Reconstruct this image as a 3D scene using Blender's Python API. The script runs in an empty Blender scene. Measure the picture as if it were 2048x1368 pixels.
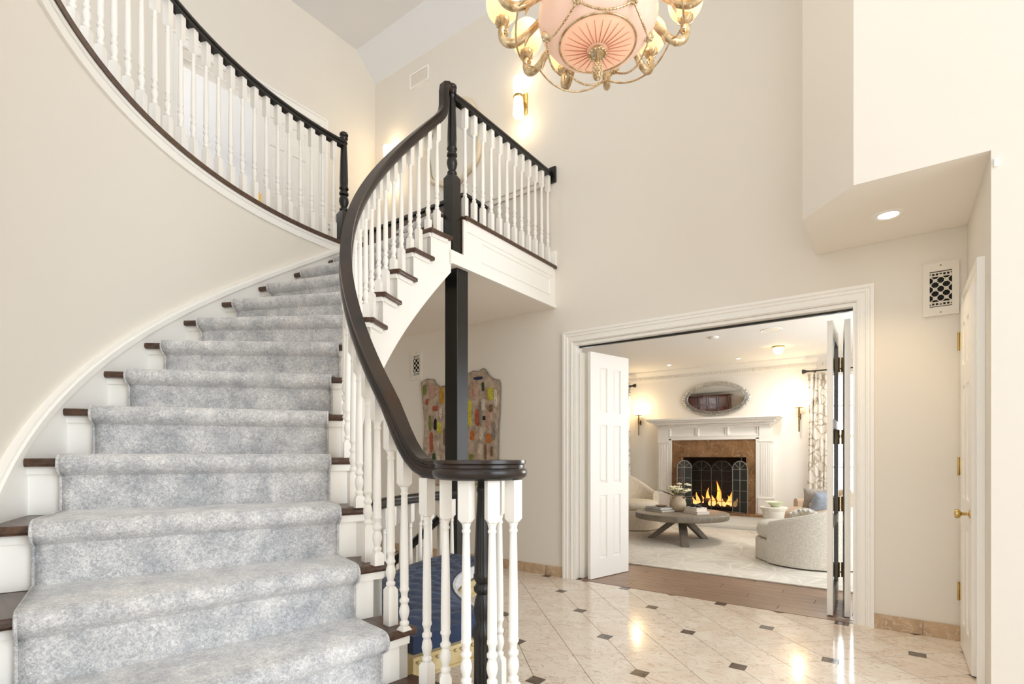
import bpy, math, random
from math import sin, cos, pi, radians as R_, sqrt, atan2
random.seed(7)
SC = bpy.context.scene
COL = SC.collection

# ------------------------------------------------------------------ camera, world, lights, exposure
cam = bpy.data.cameras.new('camera'); camo = bpy.data.objects.new('camera', cam); COL.objects.link(camo)
cam.sensor_fit = 'HORIZONTAL'; cam.sensor_width = 36.0
cam.lens = 1045.0 / 2048.0 * 36.0
cam.shift_y = (910 - 684) / 2048.0
cam.clip_start = 0.05
camo.location = (2.512, -4.266, 1.155)
camo.rotation_euler = (R_(90), 0, R_(36.17))
SC.camera = camo

SC.view_settings.view_transform = 'Standard'
SC.view_settings.look = 'None'
SC.view_settings.gamma = 1.0
SC.view_settings.use_curve_mapping = False
SC.view_settings.exposure = 0.2
SC.cycles.use_denoising = True
SC.cycles.max_bounces = 14
SC.cycles.diffuse_bounces = 12
SC.cycles.glossy_bounces = 5
SC.cycles.transmission_bounces = 6
SC.cycles.sample_clamp_indirect = 8.0
SC.cycles.caustics_reflective = False
SC.cycles.caustics_refractive = False

world = bpy.data.worlds.new('world'); SC.world = world; world.use_nodes = True
_bg = world.node_tree.nodes['Background']
_bg.inputs[0].default_value = (0.93, 0.97, 1.0, 1); _bg.inputs[1].default_value = 1.5

def area(name, loc, rot, sx, sy, power, col=(1, 1, 1)):
    l = bpy.data.lights.new(name, 'AREA'); l.shape = 'RECTANGLE'; l.size = sx; l.size_y = sy
    l.energy = power; l.color = col
    o = bpy.data.objects.new(name, l); o.location = loc; o.rotation_euler = rot; COL.objects.link(o)
    return o
# daylight through the entrance glazing and the tall window over it (front wall, behind the camera), and the tall side windows
area('front_window_daylight', (2.6, -9.4, 2.9), (R_(90), 0, 0), 7.4, 5.4, 14, (.86, .94, 1))
area('side_window_daylight', (8.9, -3.6, 2.8), (R_(90), 0, R_(90)), 4.8, 5.4, 270, (.85, .935, 1))
# daylight through the living-room windows and the bedroom upstairs
area('living_window_daylight', (2.35, 4.9, 1.45), (R_(-90), 0, 0), 1.15, 1.8, 90, (.92, .965, 1))
area('living_window_daylight', (-2.1, 4.9, 1.45), (R_(-90), 0, 0), 1.15, 1.8, 80, (.92, .965, 1))
area('terrace_door_daylight', (3.42, 1.9, 1.3), (R_(90), 0, R_(90)), 2.6, 2.2, 45, (.92, .965, 1))
area('bedroom_window_daylight', (-4.2, -3.55, 4.2), (R_(90), 0, 0), 1.6, 1.8, 36, (.95, .98, 1))

# ------------------------------------------------------------------ materials
def s2l(c):
    c = c / 255.0
    return c / 12.92 if c <= 0.04045 else ((c + 0.055) / 1.055) ** 2.4
def rgb(r, g, b): return (s2l(r), s2l(g), s2l(b), 1.0)

def mat(name, col, rough=.5, metal=0., col2=None, nscale=8., ndetail=4., ndist=0., stretch=None, ramp=(.35, .65),
        bump=0., bscale=60., emit=None, estr=0., coat=0., sheen=0., trans=0., alpha=1., rand=False, spec=.5):
    m = bpy.data.materials.new(name); m.use_nodes = True
    nt = m.node_tree; b = nt.nodes['Principled BSDF']
    b.inputs['Base Color'].default_value = col; b.inputs['Roughness'].default_value = rough
    b.inputs['Metallic'].default_value = metal; b.inputs['Coat Weight'].default_value = coat
    b.inputs['Sheen Weight'].default_value = sheen; b.inputs['Transmission Weight'].default_value = trans
    b.inputs['Alpha'].default_value = alpha; b.inputs['Specular IOR Level'].default_value = spec
    if emit: b.inputs['Emission Color'].default_value = emit; b.inputs['Emission Strength'].default_value = estr
    vec = None
    if col2 or bump:
        tc = nt.nodes.new('ShaderNodeTexCoord'); mp = nt.nodes.new('ShaderNodeMapping')
        nt.links.new(tc.outputs['Object'], mp.inputs[0])
        if stretch: mp.inputs['Scale'].default_value = stretch
        vec = mp.outputs[0]
        if rand:
            oi = nt.nodes.new('ShaderNodeObjectInfo'); ml = nt.nodes.new('ShaderNodeMath'); ml.operation = 'MULTIPLY'
            ml.inputs[1].default_value = 57.0; nt.links.new(oi.outputs['Random'], ml.inputs[0])
            cx = nt.nodes.new('ShaderNodeCombineXYZ'); nt.links.new(ml.outputs[0], cx.inputs[0]); nt.links.new(ml.outputs[0], cx.inputs[2])
            va = nt.nodes.new('ShaderNodeVectorMath'); va.operation = 'ADD'
            nt.links.new(vec, va.inputs[0]); nt.links.new(cx.outputs[0], va.inputs[1]); vec = va.outputs[0]
    if col2:
        n = nt.nodes.new('ShaderNodeTexNoise'); n.inputs['Scale'].default_value = nscale
        n.inputs['Detail'].default_value = ndetail; n.inputs['Distortion'].default_value = ndist
        nt.links.new(vec, n.inputs['Vector'])
        r = nt.nodes.new('ShaderNodeValToRGB'); r.color_ramp.elements[0].position = ramp[0]; r.color_ramp.elements[1].position = ramp[1]
        r.color_ramp.elements[0].color = col; r.color_ramp.elements[1].color = col2
        nt.links.new(n.outputs[0], r.inputs[0]); nt.links.new(r.outputs[0], b.inputs['Base Color'])
    if bump:
        n2 = nt.nodes.new('ShaderNodeTexNoise'); n2.inputs['Scale'].default_value = bscale; n2.inputs['Detail'].default_value = 3
        nt.links.new(vec, n2.inputs['Vector'])
        bp = nt.nodes.new('ShaderNodeBump'); bp.inputs['Strength'].default_value = bump; bp.inputs['Distance'].default_value = .01
        nt.links.new(n2.outputs[0], bp.inputs['Height']); nt.links.new(bp.outputs[0], b.inputs['Normal'])
    return m

def veined(name, base, c2, vein, scale=3., rough=.1, vw=.02, warp=1.5, rand=True, vmix=.7):
    m = mat(name, base, rough, col2=c2, nscale=scale, ndetail=6, ndist=warp, ramp=(.3, .7), rand=rand)
    nt = m.node_tree; b = nt.nodes['Principled BSDF']
    ramp = [n for n in nt.nodes if n.type == 'VALTORGB'][0]; noise = [n for n in nt.nodes if n.type == 'TEX_NOISE'][0]
    src = noise.inputs['Vector'].links[0].from_socket
    mp2 = nt.nodes.new('ShaderNodeMapping'); mp2.inputs['Scale'].default_value = (1, 2.2, 1); mp2.inputs['Location'].default_value = (3, 8, 2)
    nt.links.new(src, mp2.inputs[0])
    n = nt.nodes.new('ShaderNodeTexNoise'); n.inputs['Scale'].default_value = scale * 1.6; n.inputs['Detail'].default_value = 7; n.inputs['Distortion'].default_value = warp
    nt.links.new(mp2.outputs[0], n.inputs['Vector'])
    s = nt.nodes.new('ShaderNodeMath'); s.operation = 'SUBTRACT'; s.inputs[1].default_value = .5; nt.links.new(n.outputs[0], s.inputs[0])
    a = nt.nodes.new('ShaderNodeMath'); a.operation = 'ABSOLUTE'; nt.links.new(s.outputs[0], a.inputs[0])
    r = nt.nodes.new('ShaderNodeValToRGB'); r.color_ramp.elements[0].color = (vmix,) * 3 + (1,); r.color_ramp.elements[1].color = (0, 0, 0, 1)
    r.color_ramp.elements[0].position = 0; r.color_ramp.elements[1].position = vw
    nt.links.new(a.outputs[0], r.inputs[0])
    mx = nt.nodes.new('ShaderNodeMix'); mx.data_type = 'RGBA'
    nt.links.new(r.outputs[0], mx.inputs[0]); nt.links.new(ramp.outputs[0], mx.inputs[6]); mx.inputs[7].default_value = vein
    nt.links.new(mx.outputs[2], b.inputs['Base Color'])
    return m

PAINT = mat('beige wall paint', rgb(232, 226, 216), .75, bump=.03, bscale=120)
PAINT2 = mat('pale living wall paint', rgb(238, 234, 227), .7, bump=.02, bscale=120)
CEIL = mat('white ceiling paint', rgb(232, 233, 236), .8, bump=.02, bscale=90)
LOWC = mat('warm white lower ceiling paint', rgb(243, 238, 230), .8, bump=.02, bscale=90)
WHITE = mat('white gloss trim paint', rgb(247, 245, 240), .35, bump=.004, bscale=40)
WHITEB = mat('white baluster paint', rgb(243, 240, 234), .3, bump=.015, bscale=40)
BLACKW = mat('black lacquered wood', rgb(18, 17, 16), .28, col2=rgb(30, 26, 23), nscale=6, stretch=(1, 1, .1), bump=.03, bscale=30)
RAIL = mat('dark lacquered handrail with painted brown sheen', rgb(20, 16, 14), .26, col2=rgb(52, 37, 28), nscale=5, stretch=(1, 1, 1), bump=.03, bscale=40)  # brown mottle puts the warm lamp sheen into the colour
TREAD = mat('dark walnut tread', rgb(62, 42, 31), .32, col2=rgb(92, 65, 48), nscale=9, stretch=(1, 6, 6), ndist=.4, bump=.06, bscale=50)
def carpet_mat():
    m = mat('blue grey cut-pile carpet', rgb(168, 170, 174), .95, col2=rgb(224, 222, 220), nscale=9, ndetail=10, ndist=.2, ramp=(.34, .66), bump=.4, bscale=220, sheen=.5)
    nt = m.node_tree; b = nt.nodes['Principled BSDF']
    ramp = [n for n in nt.nodes if n.type == 'VALTORGB'][0]; nz = [n for n in nt.nodes if n.type == 'TEX_NOISE'][0]
    nz.inputs['Roughness'].default_value = .72
    tc = [n for n in nt.nodes if n.type == 'TEX_COORD'][0]
    n = nt.nodes.new('ShaderNodeTexNoise'); n.inputs['Scale'].default_value = 115; n.inputs['Detail'].default_value = 4; n.inputs['Distortion'].default_value = 1.2
    nt.links.new(tc.outputs['Object'], n.inputs['Vector'])
    r = nt.nodes.new('ShaderNodeValToRGB'); r.color_ramp.elements[0].position = .35; r.color_ramp.elements[1].position = .68
    r.color_ramp.elements[0].color = (.74, .75, .77, 1); r.color_ramp.elements[1].color = (1.3, 1.3, 1.3, 1)
    nt.links.new(n.outputs[0], r.inputs[0])
    mx = nt.nodes.new('ShaderNodeMix'); mx.data_type = 'RGBA'; mx.blend_type = 'MULTIPLY'; mx.inputs[0].default_value = 1
    nt.links.new(ramp.outputs[0], mx.inputs[6]); nt.links.new(r.outputs[0], mx.inputs[7]); nt.links.new(mx.outputs[2], b.inputs['Base Color'])
    return m
CARPET = carpet_mat()
MARBLE = veined('polished cream marble', rgb(236, 228, 216), rgb(226, 210, 194), rgb(170, 140, 114), 3.4, .11, .016, 1.8, vmix=.8)
MARBLEB = veined('tumbled beige marble', rgb(205, 178, 145), rgb(178, 150, 120), rgb(226, 208, 185), 7, .3, .03, 1.2)
INSET = mat('dark brown stone', rgb(104, 88, 76), .15, col2=rgb(78, 65, 57), nscale=20, rand=True)
GROUT = mat('tan grout', rgb(150, 134, 114), .8, col2=rgb(135, 120, 100), nscale=20)
PLANK = mat('mid brown oak plank', rgb(130, 103, 83), .35, col2=rgb(152, 123, 101), nscale=4, stretch=(1, 9, 9), ndist=.5, rand=True, bump=.04, bscale=40)
BRASS = mat('polished brass', rgb(214, 186, 122), .22, 1., col2=rgb(184, 152, 88), nscale=12)
ABRASS = mat('antique brass', rgb(150, 120, 68), .3, 1., col2=rgb(110, 85, 45), nscale=14)
GILT = mat('antique gilt bronze', rgb(236, 218, 184), .3, .85, col2=rgb(188, 158, 116), nscale=30, bump=.25, bscale=60)
GILTW = mat('gilded wood', rgb(218, 202, 158), .42, .35, col2=rgb(192, 170, 120), nscale=12, bump=.08, bscale=60)
def glow(name, col, e, estr, rough=.4): return mat(name, col, rough, emit=e, estr=estr, bump=.01, bscale=30)
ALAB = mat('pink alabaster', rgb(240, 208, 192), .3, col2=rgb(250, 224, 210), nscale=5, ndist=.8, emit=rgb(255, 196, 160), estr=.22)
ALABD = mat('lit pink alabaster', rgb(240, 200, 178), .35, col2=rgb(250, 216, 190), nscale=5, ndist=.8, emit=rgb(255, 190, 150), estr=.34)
RIBM = mat('rose alabaster ridge', rgb(206, 146, 122), .4, bump=.02)
GLOBE = mat('lit amber glass', rgb(250, 226, 180), .25, col2=rgb(255, 232, 190), nscale=4, emit=rgb(255, 218, 150), estr=.75)
FROST = glow('lit frosted glass', rgb(255, 244, 225), rgb(255, 226, 175), 2.2)
BULB = glow('lit shade', rgb(255, 240, 215), rgb(255, 214, 150), 9.)
LAMPW = glow('lit white lens', rgb(255, 250, 240), rgb(255, 240, 215), 14.)
GRILLE = mat('cream enamelled metal', rgb(232, 226, 214), .4, bump=.02, bscale=50)
BLACK = mat('black void', rgb(12, 12, 12), .8, bump=.02)
SOOT = mat('sooty firebrick', rgb(9, 8, 8), .95, col2=rgb(17, 14, 12), nscale=9, bump=.3, bscale=30)
IRON = mat('wrought iron', rgb(58, 58, 56), .45, .6, bump=.05, bscale=60)
MESHM = mat('black screen mesh', rgb(30, 31, 28), .7, alpha=.32, bump=.02)
MESHW = mat('dense black screen mesh', rgb(46, 48, 44), .7, alpha=.86, bump=.02)
IRONL = mat('grey painted iron', rgb(140, 138, 130), .45, .3, bump=.05, bscale=60)
GLASS = mat('clear window glass', (1, 1, 1, 1), .02, trans=1., bump=.001)
MIRROR = mat('silvered mirror', rgb(236, 236, 234), .02, 1., bump=.001, bscale=2)
SILVER = mat('etched silver glass', rgb(226, 226, 222), .12, .9, col2=rgb(190, 190, 186), nscale=30, bump=.4, bscale=70)
CREAMF = mat('cream lacquer', rgb(232, 221, 196), .4, col2=rgb(222, 208, 178), nscale=10)
BLUEV = mat('navy blue velvet', rgb(20, 36, 66), .8, col2=rgb(34, 56, 92), nscale=7, sheen=.15, bump=.15, bscale=90)
SHEENV = mat('pale velvet highlight', rgb(226, 228, 232), .8, col2=rgb(196, 200, 208), nscale=40, bump=.3, bscale=80)  # bright sheen of the blue velvet put into a pale colour
EMPER = veined('brown emperador marble', rgb(152, 116, 82), rgb(118, 86, 58), rgb(206, 178, 144), 3.2, .14, .010, 1.4, False)
CURT = None
GREYW = mat('grey oak', rgb(142, 132, 118), .5, col2=rgb(120, 111, 99), nscale=5, stretch=(1, 8, 1), bump=.05, bscale=40)
CLAY = mat('pale clay', rgb(205, 188, 164), .7, col2=rgb(188, 168, 144), nscale=14, bump=.1, bscale=60)
PETAL = mat('cream petal', rgb(244, 238, 214), .7, col2=rgb(232, 228, 190), nscale=20)
LEAF = mat('green leaf', rgb(112, 128, 84), .6, col2=rgb(86, 104, 66), nscale=20)
TWIG = mat('brown twig', rgb(108, 90, 76), .7, bump=.05)
LINEN = mat('cream linen', rgb(226, 216, 198), .85, col2=rgb(214, 203, 184), nscale=30, bump=.1, bscale=160)
BOUCLE = mat('ivory boucle', rgb(234, 229, 219), .95, col2=rgb(214, 208, 196), nscale=70, bump=1., bscale=120)
TAN = mat('tan linen', rgb(205, 184, 162), .9, col2=rgb(192, 170, 148), nscale=30, bump=.1, bscale=160)
GREYB = mat('blue grey linen', rgb(150, 156, 166), .9, col2=rgb(134, 140, 152), nscale=30, bump=.1, bscale=160)
GREYF = mat('taupe linen', rgb(176, 166, 156), .9, col2=rgb(160, 150, 140), nscale=30, bump=.1, bscale=160)
FUR = mat('white shaggy wool', rgb(240, 238, 232), .95, col2=rgb(220, 216, 208), nscale=40, bump=1., bscale=90)
PLASTER = mat('matte white plaster', rgb(236, 232, 222), .7, bump=.05, bscale=40)
CELADON = mat('pale celadon glaze', rgb(222, 226, 200), .25, col2=rgb(206, 212, 178), nscale=8)
MAHOG = mat('red mahogany', rgb(74, 30, 18), .25, col2=rgb(104, 46, 26), nscale=5, stretch=(6, 6, 1), ndist=.4)
BROWNC = mat('brown carved wood', rgb(98, 66, 50), .45, col2=rgb(70, 46, 36), nscale=16)
PAPER = mat('white page block', rgb(236, 230, 220), .7, bump=.1, bscale=90)
BK = [mat('grey blue book cloth', rgb(158, 168, 172), .6, bump=.03), mat('taupe book cloth', rgb(150, 140, 132), .6, bump=.03),
      mat('white book jacket', rgb(240, 232, 226), .4, bump=.02), mat('pinkish book jacket', rgb(232, 214, 204), .4, bump=.02)]
WOVEN = mat('woven brown tray', rgb(150, 124, 104), .7, bump=.4, bscale=80)
BARK = mat('charred log', rgb(40, 28, 20), .9, col2=rgb(70, 48, 34), nscale=12, bump=.5, bscale=30)
FLAME = None
GREEN = mat('hedge green', rgb(120, 150, 84), .8, col2=rgb(78, 110, 58), nscale=6)
LAWN = mat('lawn green', rgb(140, 160, 100), .9, col2=rgb(120, 142, 84), nscale=3)

def flame_mat():
    m = bpy.data.materials.new('flame'); m.use_nodes = True; nt = m.node_tree; b = nt.nodes['Principled BSDF']
    tc = nt.nodes.new('ShaderNodeTexCoord'); sp = nt.nodes.new('ShaderNodeSeparateXYZ'); nt.links.new(tc.outputs['Generated'], sp.inputs[0])
    r = nt.nodes.new('ShaderNodeValToRGB'); e = r.color_ramp.elements
    e[0].position = 0; e[0].color = (1, .62, .22, 1); e[1].position = 1; e[1].color = (.9, .12, .01, 1)
    x = e.new(.45); x.color = (1, .36, .05, 1)
    nt.links.new(sp.outputs[2], r.inputs[0]); nt.links.new(r.outputs[0], b.inputs['Emission Color']); b.inputs['Emission Strength'].default_value = 1.7
    b.inputs['Base Color'].default_value = (.8, .3, .05, 1)
    return m
FLAME = flame_mat()

def curtain_mat():
    m = mat('ivory curtain with brown brush marks', rgb(240, 236, 228), .9, bump=.05, bscale=150)
    nt = m.node_tree; b = nt.nodes['Principled BSDF']
    tc = nt.nodes.new('ShaderNodeTexCoord'); mp = nt.nodes.new('ShaderNodeMapping'); mp.inputs['Scale'].default_value = (11, 3, 8)
    nt.links.new(tc.outputs['Object'], mp.inputs[0])
    v = nt.nodes.new('ShaderNodeTexVoronoi'); v.feature = 'DISTANCE_TO_EDGE'; v.inputs['Scale'].default_value = 1.0; v.inputs['Randomness'].default_value = .8
    nt.links.new(mp.outputs[0], v.inputs['Vector'])
    n = nt.nodes.new('ShaderNodeTexNoise'); n.inputs['Scale'].default_value = .7; nt.links.new(mp.outputs[0], n.inputs['Vector'])
    a = nt.nodes.new('ShaderNodeMath'); a.operation = 'MULTIPLY_ADD'; a.inputs[1].default_value = .2; a.inputs[2].default_value = -.085
    nt.links.new(n.outputs[0], a.inputs[0])
    s = nt.nodes.new('ShaderNodeMath'); s.operation = 'SUBTRACT'; nt.links.new(v.outputs['Distance'], s.inputs[0]); nt.links.new(a.outputs[0], s.inputs[1])
    r = nt.nodes.new('ShaderNodeValToRGB'); r.color_ramp.elements[0].position = .0; r.color_ramp.elements[1].position = .06
    r.color_ramp.elements[0].color = rgb(188, 175, 158); r.color_ramp.elements[1].color = rgb(240, 236, 228)
    nt.links.new(s.outputs[0], r.inputs[0]); nt.links.new(r.outputs[0], b.inputs['Base Color'])
    return m
CURT = curtain_mat()

def rug_mat():
    m = mat('ivory rug with petal strokes', rgb(228, 222, 210), .95, col2=rgb(206, 199, 187), nscale=2.2, ndetail=6, ndist=.6, bump=.3, bscale=140)
    nt = m.node_tree; b = nt.nodes['Principled BSDF']
    tc = nt.nodes.new('ShaderNodeTexCoord'); mp = nt.nodes.new('ShaderNodeMapping'); mp.inputs['Scale'].default_value = (1.9, 1.9, 1); mp.inputs['Rotation'].default_value = (0, 0, .5)
    nt.links.new(tc.outputs['Object'], mp.inputs[0])
    v = nt.nodes.new('ShaderNodeTexVoronoi'); v.inputs['Scale'].default_value = 1.0; nt.links.new(mp.outputs[0], v.inputs['Vector'])
    sb = nt.nodes.new('ShaderNodeVectorMath'); sb.operation = 'SUBTRACT'; nt.links.new(mp.outputs[0], sb.inputs[0]); nt.links.new(v.outputs['Position'], sb.inputs[1])
    sp = nt.nodes.new('ShaderNodeSeparateXYZ'); nt.links.new(sb.outputs[0], sp.inputs[0])
    at = nt.nodes.new('ShaderNodeMath'); at.operation = 'ARCTAN2'; nt.links.new(sp.outputs[1], at.inputs[0]); nt.links.new(sp.outputs[0], at.inputs[1])
    ml = nt.nodes.new('ShaderNodeMath'); ml.operation = 'MULTIPLY'; ml.inputs[1].default_value = 11 / (2 * pi); nt.links.new(at.outputs[0], ml.inputs[0])
    fr = nt.nodes.new('ShaderNodeMath'); fr.operation = 'FRACT'; nt.links.new(ml.outputs[0], fr.inputs[0])
    r = nt.nodes.new('ShaderNodeValToRGB'); e = r.color_ramp.elements; e[0].position = .0; e[0].color = (.55,) * 3 + (1,); e[1].position = .35; e[1].color = (0, 0, 0, 1)
    nt.links.new(fr.outputs[0], r.inputs[0])
    ramp = [n for n in nt.nodes if n.type == 'VALTORGB'][0]
    mx = nt.nodes.new('ShaderNodeMix'); mx.data_type = 'RGBA'; nt.links.new(r.outputs[0], mx.inputs[0]); nt.links.new(ramp.outputs[0], mx.inputs[6])
    mx.inputs[7].default_value = rgb(246, 243, 236); nt.links.new(mx.outputs[2], b.inputs['Base Color'])
    return m
RUG = rug_mat()

def tap_mat():
    m = mat('knotted taupe wool', rgb(204, 186, 166), .95, col2=rgb(164, 144, 126), nscale=14, ndetail=6, bump=.9, bscale=120)
    return m
TAPM = tap_mat()

# ------------------------------------------------------------------ mesh helpers
class B:
    def __init__(s): s.v = []; s.f = []; s.sm = []
    def add(s, vs, fs, smooth=False):
        o = len(s.v); s.v += [tuple(p) for p in vs]
        s.f += [tuple(o + i for i in f) for f in fs]; s.sm += [smooth] * len(fs); return s
    def box(s, x0, x1, y0, y1, z0, z1):
        return s.prism([(x0, y0), (x1, y0), (x1, y1), (x0, y1)], z0, z1)
    def prism(s, poly, z0, z1):
        n = len(poly); a = sum(poly[i][0] * poly[(i + 1) % n][1] - poly[(i + 1) % n][0] * poly[i][1] for i in range(n))
        if a < 0: poly = poly[::-1]
        vs = [(x, y, z0) for x, y in poly] + [(x, y, z1) for x, y in poly]
        fs = [tuple(range(n))[::-1], tuple(range(n, 2 * n))] + [(i, (i + 1) % n, n + (i + 1) % n, n + i) for i in range(n)]
        return s.add(vs, fs)
    def obox(s, c, sx, sy, sz, rz=0):
        a, b = cos(rz), sin(rz)
        p = [(c[0] + a * x - b * y, c[1] + b * x + a * y) for x, y in ((-sx / 2, -sy / 2), (sx / 2, -sy / 2), (sx / 2, sy / 2), (-sx / 2, sy / 2))]
        return s.prism(p, c[2] - sz / 2, c[2] + sz / 2)
    def lathe(s, prof, seg=24, c=(0, 0, 0), cap=True, a0=0, sq=1.):
        n = len(prof); vs = []; fs = []
        for r, z in prof:
            for k in range(seg):
                t = a0 + 2 * pi * k / seg; vs.append((c[0] + r * cos(t), c[1] + r * sq * sin(t), c[2] + z))
        for i in range(n - 1):
            for k in range(seg):
                k2 = (k + 1) % seg; fs.append((i * seg + k, i * seg + k2, (i + 1) * seg + k2, (i + 1) * seg + k))
        s.add(vs, fs, True)
        if cap:
            if prof[0][0] > 1e-4: s.add(vs[:seg], [tuple(range(seg))[::-1]])
            if prof[-1][0] > 1e-4: s.add(vs[-seg:], [tuple(range(seg))])
        return s
    def tube(s, pts, r, seg=8, closed=False, cap=True):
        n = len(pts); vs = []; fs = []
        rr = r if isinstance(r, (list, tuple)) else [r] * n
        prev = None
        for i in range(n):
            a = pts[(i - 1) % n] if (closed or i) else pts[0]; b = pts[(i + 1) % n] if (closed or i < n - 1) else pts[-1]
            t = norm(sub(b, a))
            if prev is None: prev = norm(cross(t, (0, 0, 1) if abs(t[2]) < .9 else (1, 0, 0)))
            u = norm(sub(prev, mul(t, dot(prev, t)))); prev = u; w = cross(t, u)
            for k in range(seg):
                q = 2 * pi * k / seg
                vs.append(tuple(pts[i][j] + rr[i] * (cos(q) * u[j] + sin(q) * w[j]) for j in range(3)))
        for i in range(n if closed else n - 1):
            i2 = (i + 1) % n
            for k in range(seg):
                k2 = (k + 1) % seg; fs.append((i * seg + k, i * seg + k2, i2 * seg + k2, i2 * seg + k))
        s.add(vs, fs, True)
        if cap and not closed: s.add(vs[:seg], [tuple(range(seg))[::-1]]); s.add(vs[-seg:], [tuple(range(seg))])
        return s
    def sweep(s, pts, sides, prof, closed=False):
        """prof: closed list of (side, up) points; sides: horizontal side vector per point"""
        n = len(pts); m = len(prof); vs = []; fs = []
        for i in range(n):
            a = pts[(i - 1) % n] if (closed or i) else pts[0]; b = pts[(i + 1) % n] if (closed or i < n - 1) else pts[-1]
            t = norm(sub(b, a)); sd = norm(sub(sides[i], mul(t, dot(sides[i], t)))); up = cross(sd, t)
            vs += [tuple(pts[i][j] + p * sd[j] + q * up[j] for j in range(3)) for p, q in prof]
        for i in range(n if closed else n - 1):
            i2 = (i + 1) % n
            for k in range(m):
                k2 = (k + 1) % m; fs.append((i * m + k, i2 * m + k, i2 * m + k2, i * m + k2))
        s.add(vs, fs, True)
        if not closed: s.add(vs[:m], [tuple(range(m))]); s.add(vs[-m:], [tuple(range(m))[::-1]])
        return s
    def sphere(s, c, r, seg=16, rings=10, sx=1, sy=1, sz=1):
        seg = max(seg, 8); rings = max(rings, 5)
        pr = [(r * sin(pi * i / rings), -r * cos(pi * i / rings)) for i in range(rings + 1)]
        b = B().lathe(pr, seg, cap=False)
        return s.add([(c[0] + x * sx, c[1] + y * sy, c[2] + z * sz) for x, y, z in b.v], b.f, True)
    def grid(s, fn, nu, nv, smooth=True, flip=False):
        vs = [fn(i / nu, j / nv) for i in range(nu + 1) for j in range(nv + 1)]
        fs = []
        for i in range(nu):
            for j in range(nv):
                a = i * (nv + 1) + j; q = (a, a + nv + 1, a + nv + 2, a + 1); fs.append(q[::-1] if flip else q)
        return s.add(vs, fs, smooth)
    def move(s, d=(0, 0, 0), rz=0, sc=1):
        a, b = cos(rz), sin(rz)
        s.v = [(d[0] + sc * (a * x - b * y), d[1] + sc * (b * x + a * y), d[2] + sc * z) for x, y, z in s.v]; return s
def ucasing(b, f, x0, x1, zt_, prof):
    """mitred three-sided casing; prof: (distance in from the outer edge, depth) points; f maps (x, depth, z) to space"""
    vs = []
    for a, d in prof: vs += [f(x0 + a, d, 0), f(x0 + a, d, zt_ - a), f(x1 - a, d, zt_ - a), f(x1 - a, d, 0)]
    n = len(prof); fs = []
    for i in range(n - 1):
        for k in range(3): fs.append((i * 4 + k, i * 4 + k + 1, i * 4 + 5 + k, i * 4 + 4 + k))
    fs += [tuple(i * 4 for i in range(n)), tuple(i * 4 + 3 for i in range(n))[::-1]]
    return b.add(vs, fs)
def rframe(b, f, x0, x1, z0, z1, prof):
    """mitred closed rectangular frame"""
    vs = []
    for a, d in prof: vs += [f(x0 + a, d, z0 + a), f(x0 + a, d, z1 - a), f(x1 - a, d, z1 - a), f(x1 - a, d, z0 + a)]
    n = len(prof); fs = []
    for i in range(n - 1):
        for k in range(4): fs.append((i * 4 + k, i * 4 + (k + 1) % 4, i * 4 + 4 + (k + 1) % 4, i * 4 + 4 + k))
    return b.add(vs, fs)
def sub(a, b): return (a[0] - b[0], a[1] - b[1], a[2] - b[2])
def mul(a, k): return (a[0] * k, a[1] * k, a[2] * k)
def dot(a, b): return a[0] * b[0] + a[1] * b[1] + a[2] * b[2]
def cross(a, b): return (a[1] * b[2] - a[2] * b[1], a[2] * b[0] - a[0] * b[2], a[0] * b[1] - a[1] * b[0])
def norm(a):
    l = sqrt(dot(a, a)) or 1; return (a[0] / l, a[1] / l, a[2] / l)

def wloc(o):
    x = y = z = 0
    while o: x += o.location.x; y += o.location.y; z += o.location.z; o = o.parent
    return (x, y, z)
def mesh(name, b, m, off=(0, 0, 0)):
    me = bpy.data.meshes.new(name)
    me.from_pydata([(x - off[0], y - off[1], z - off[2]) for x, y, z in b.v], [], b.f)
    me.polygons.foreach_set('use_smooth', b.sm); me.materials.append(m); me.update()
    if any(b.sm): me.set_sharp_from_angle(angle=R_(47))
    return me
def obj(name, b, m, parent=None, bevel=0, local=False, kind=None, weld=False):
    """links ONE mesh object; vertices given in world space unless local"""
    if parent is None and not local:
        xs = [p[0] for p in b.v]; ys = [p[1] for p in b.v]; zs = [p[2] for p in b.v]
        loc = ((min(xs) + max(xs)) / 2, (min(ys) + max(ys)) / 2, min(zs))
    else: loc = (0, 0, 0)
    off = (0, 0, 0) if local else (wloc(parent) if parent else loc)
    o = bpy.data.objects.new(name, mesh(name, b, m, off)); COL.objects.link(o)
    o.location = loc; o.parent = parent
    if bevel:
        md = o.modifiers.new('bevel', 'BEVEL'); md.width = bevel; md.segments = 2; md.limit_method = 'ANGLE'; md.angle_limit = R_(40)
    if kind: o['kind'] = kind
    return o
def tag(o, label, cat, group=None):
    o['label'] = label; o['category'] = cat
    if group: o['group'] = group
    return o
def thing(name, label, cat, loc=(0, 0, 0), rz=0, group=None):
    o = bpy.data.objects.new(name, None); o.empty_display_size = .1; COL.objects.link(o); o.location = loc; o.rotation_euler = (0, 0, rz)
    return tag(o, label, cat, group)
def struct(name, loc=(0, 0, 0)):
    o = bpy.data.objects.new(name, None); COL.objects.link(o); o.location = loc; o['kind'] = 'structure'; return o
def dup(root, loc, rz=None, label=None):
    r = root.copy(); COL.objects.link(r); r.location = loc
    if rz is not None: r.rotation_euler = (0, 0, rz)
    if label: r['label'] = label
    for ch in list(root.children):
        c = ch.copy(); COL.objects.link(c); c.parent = r
        for g in list(ch.children):
            d = g.copy(); COL.objects.link(d); d.parent = c
    return r
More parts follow.
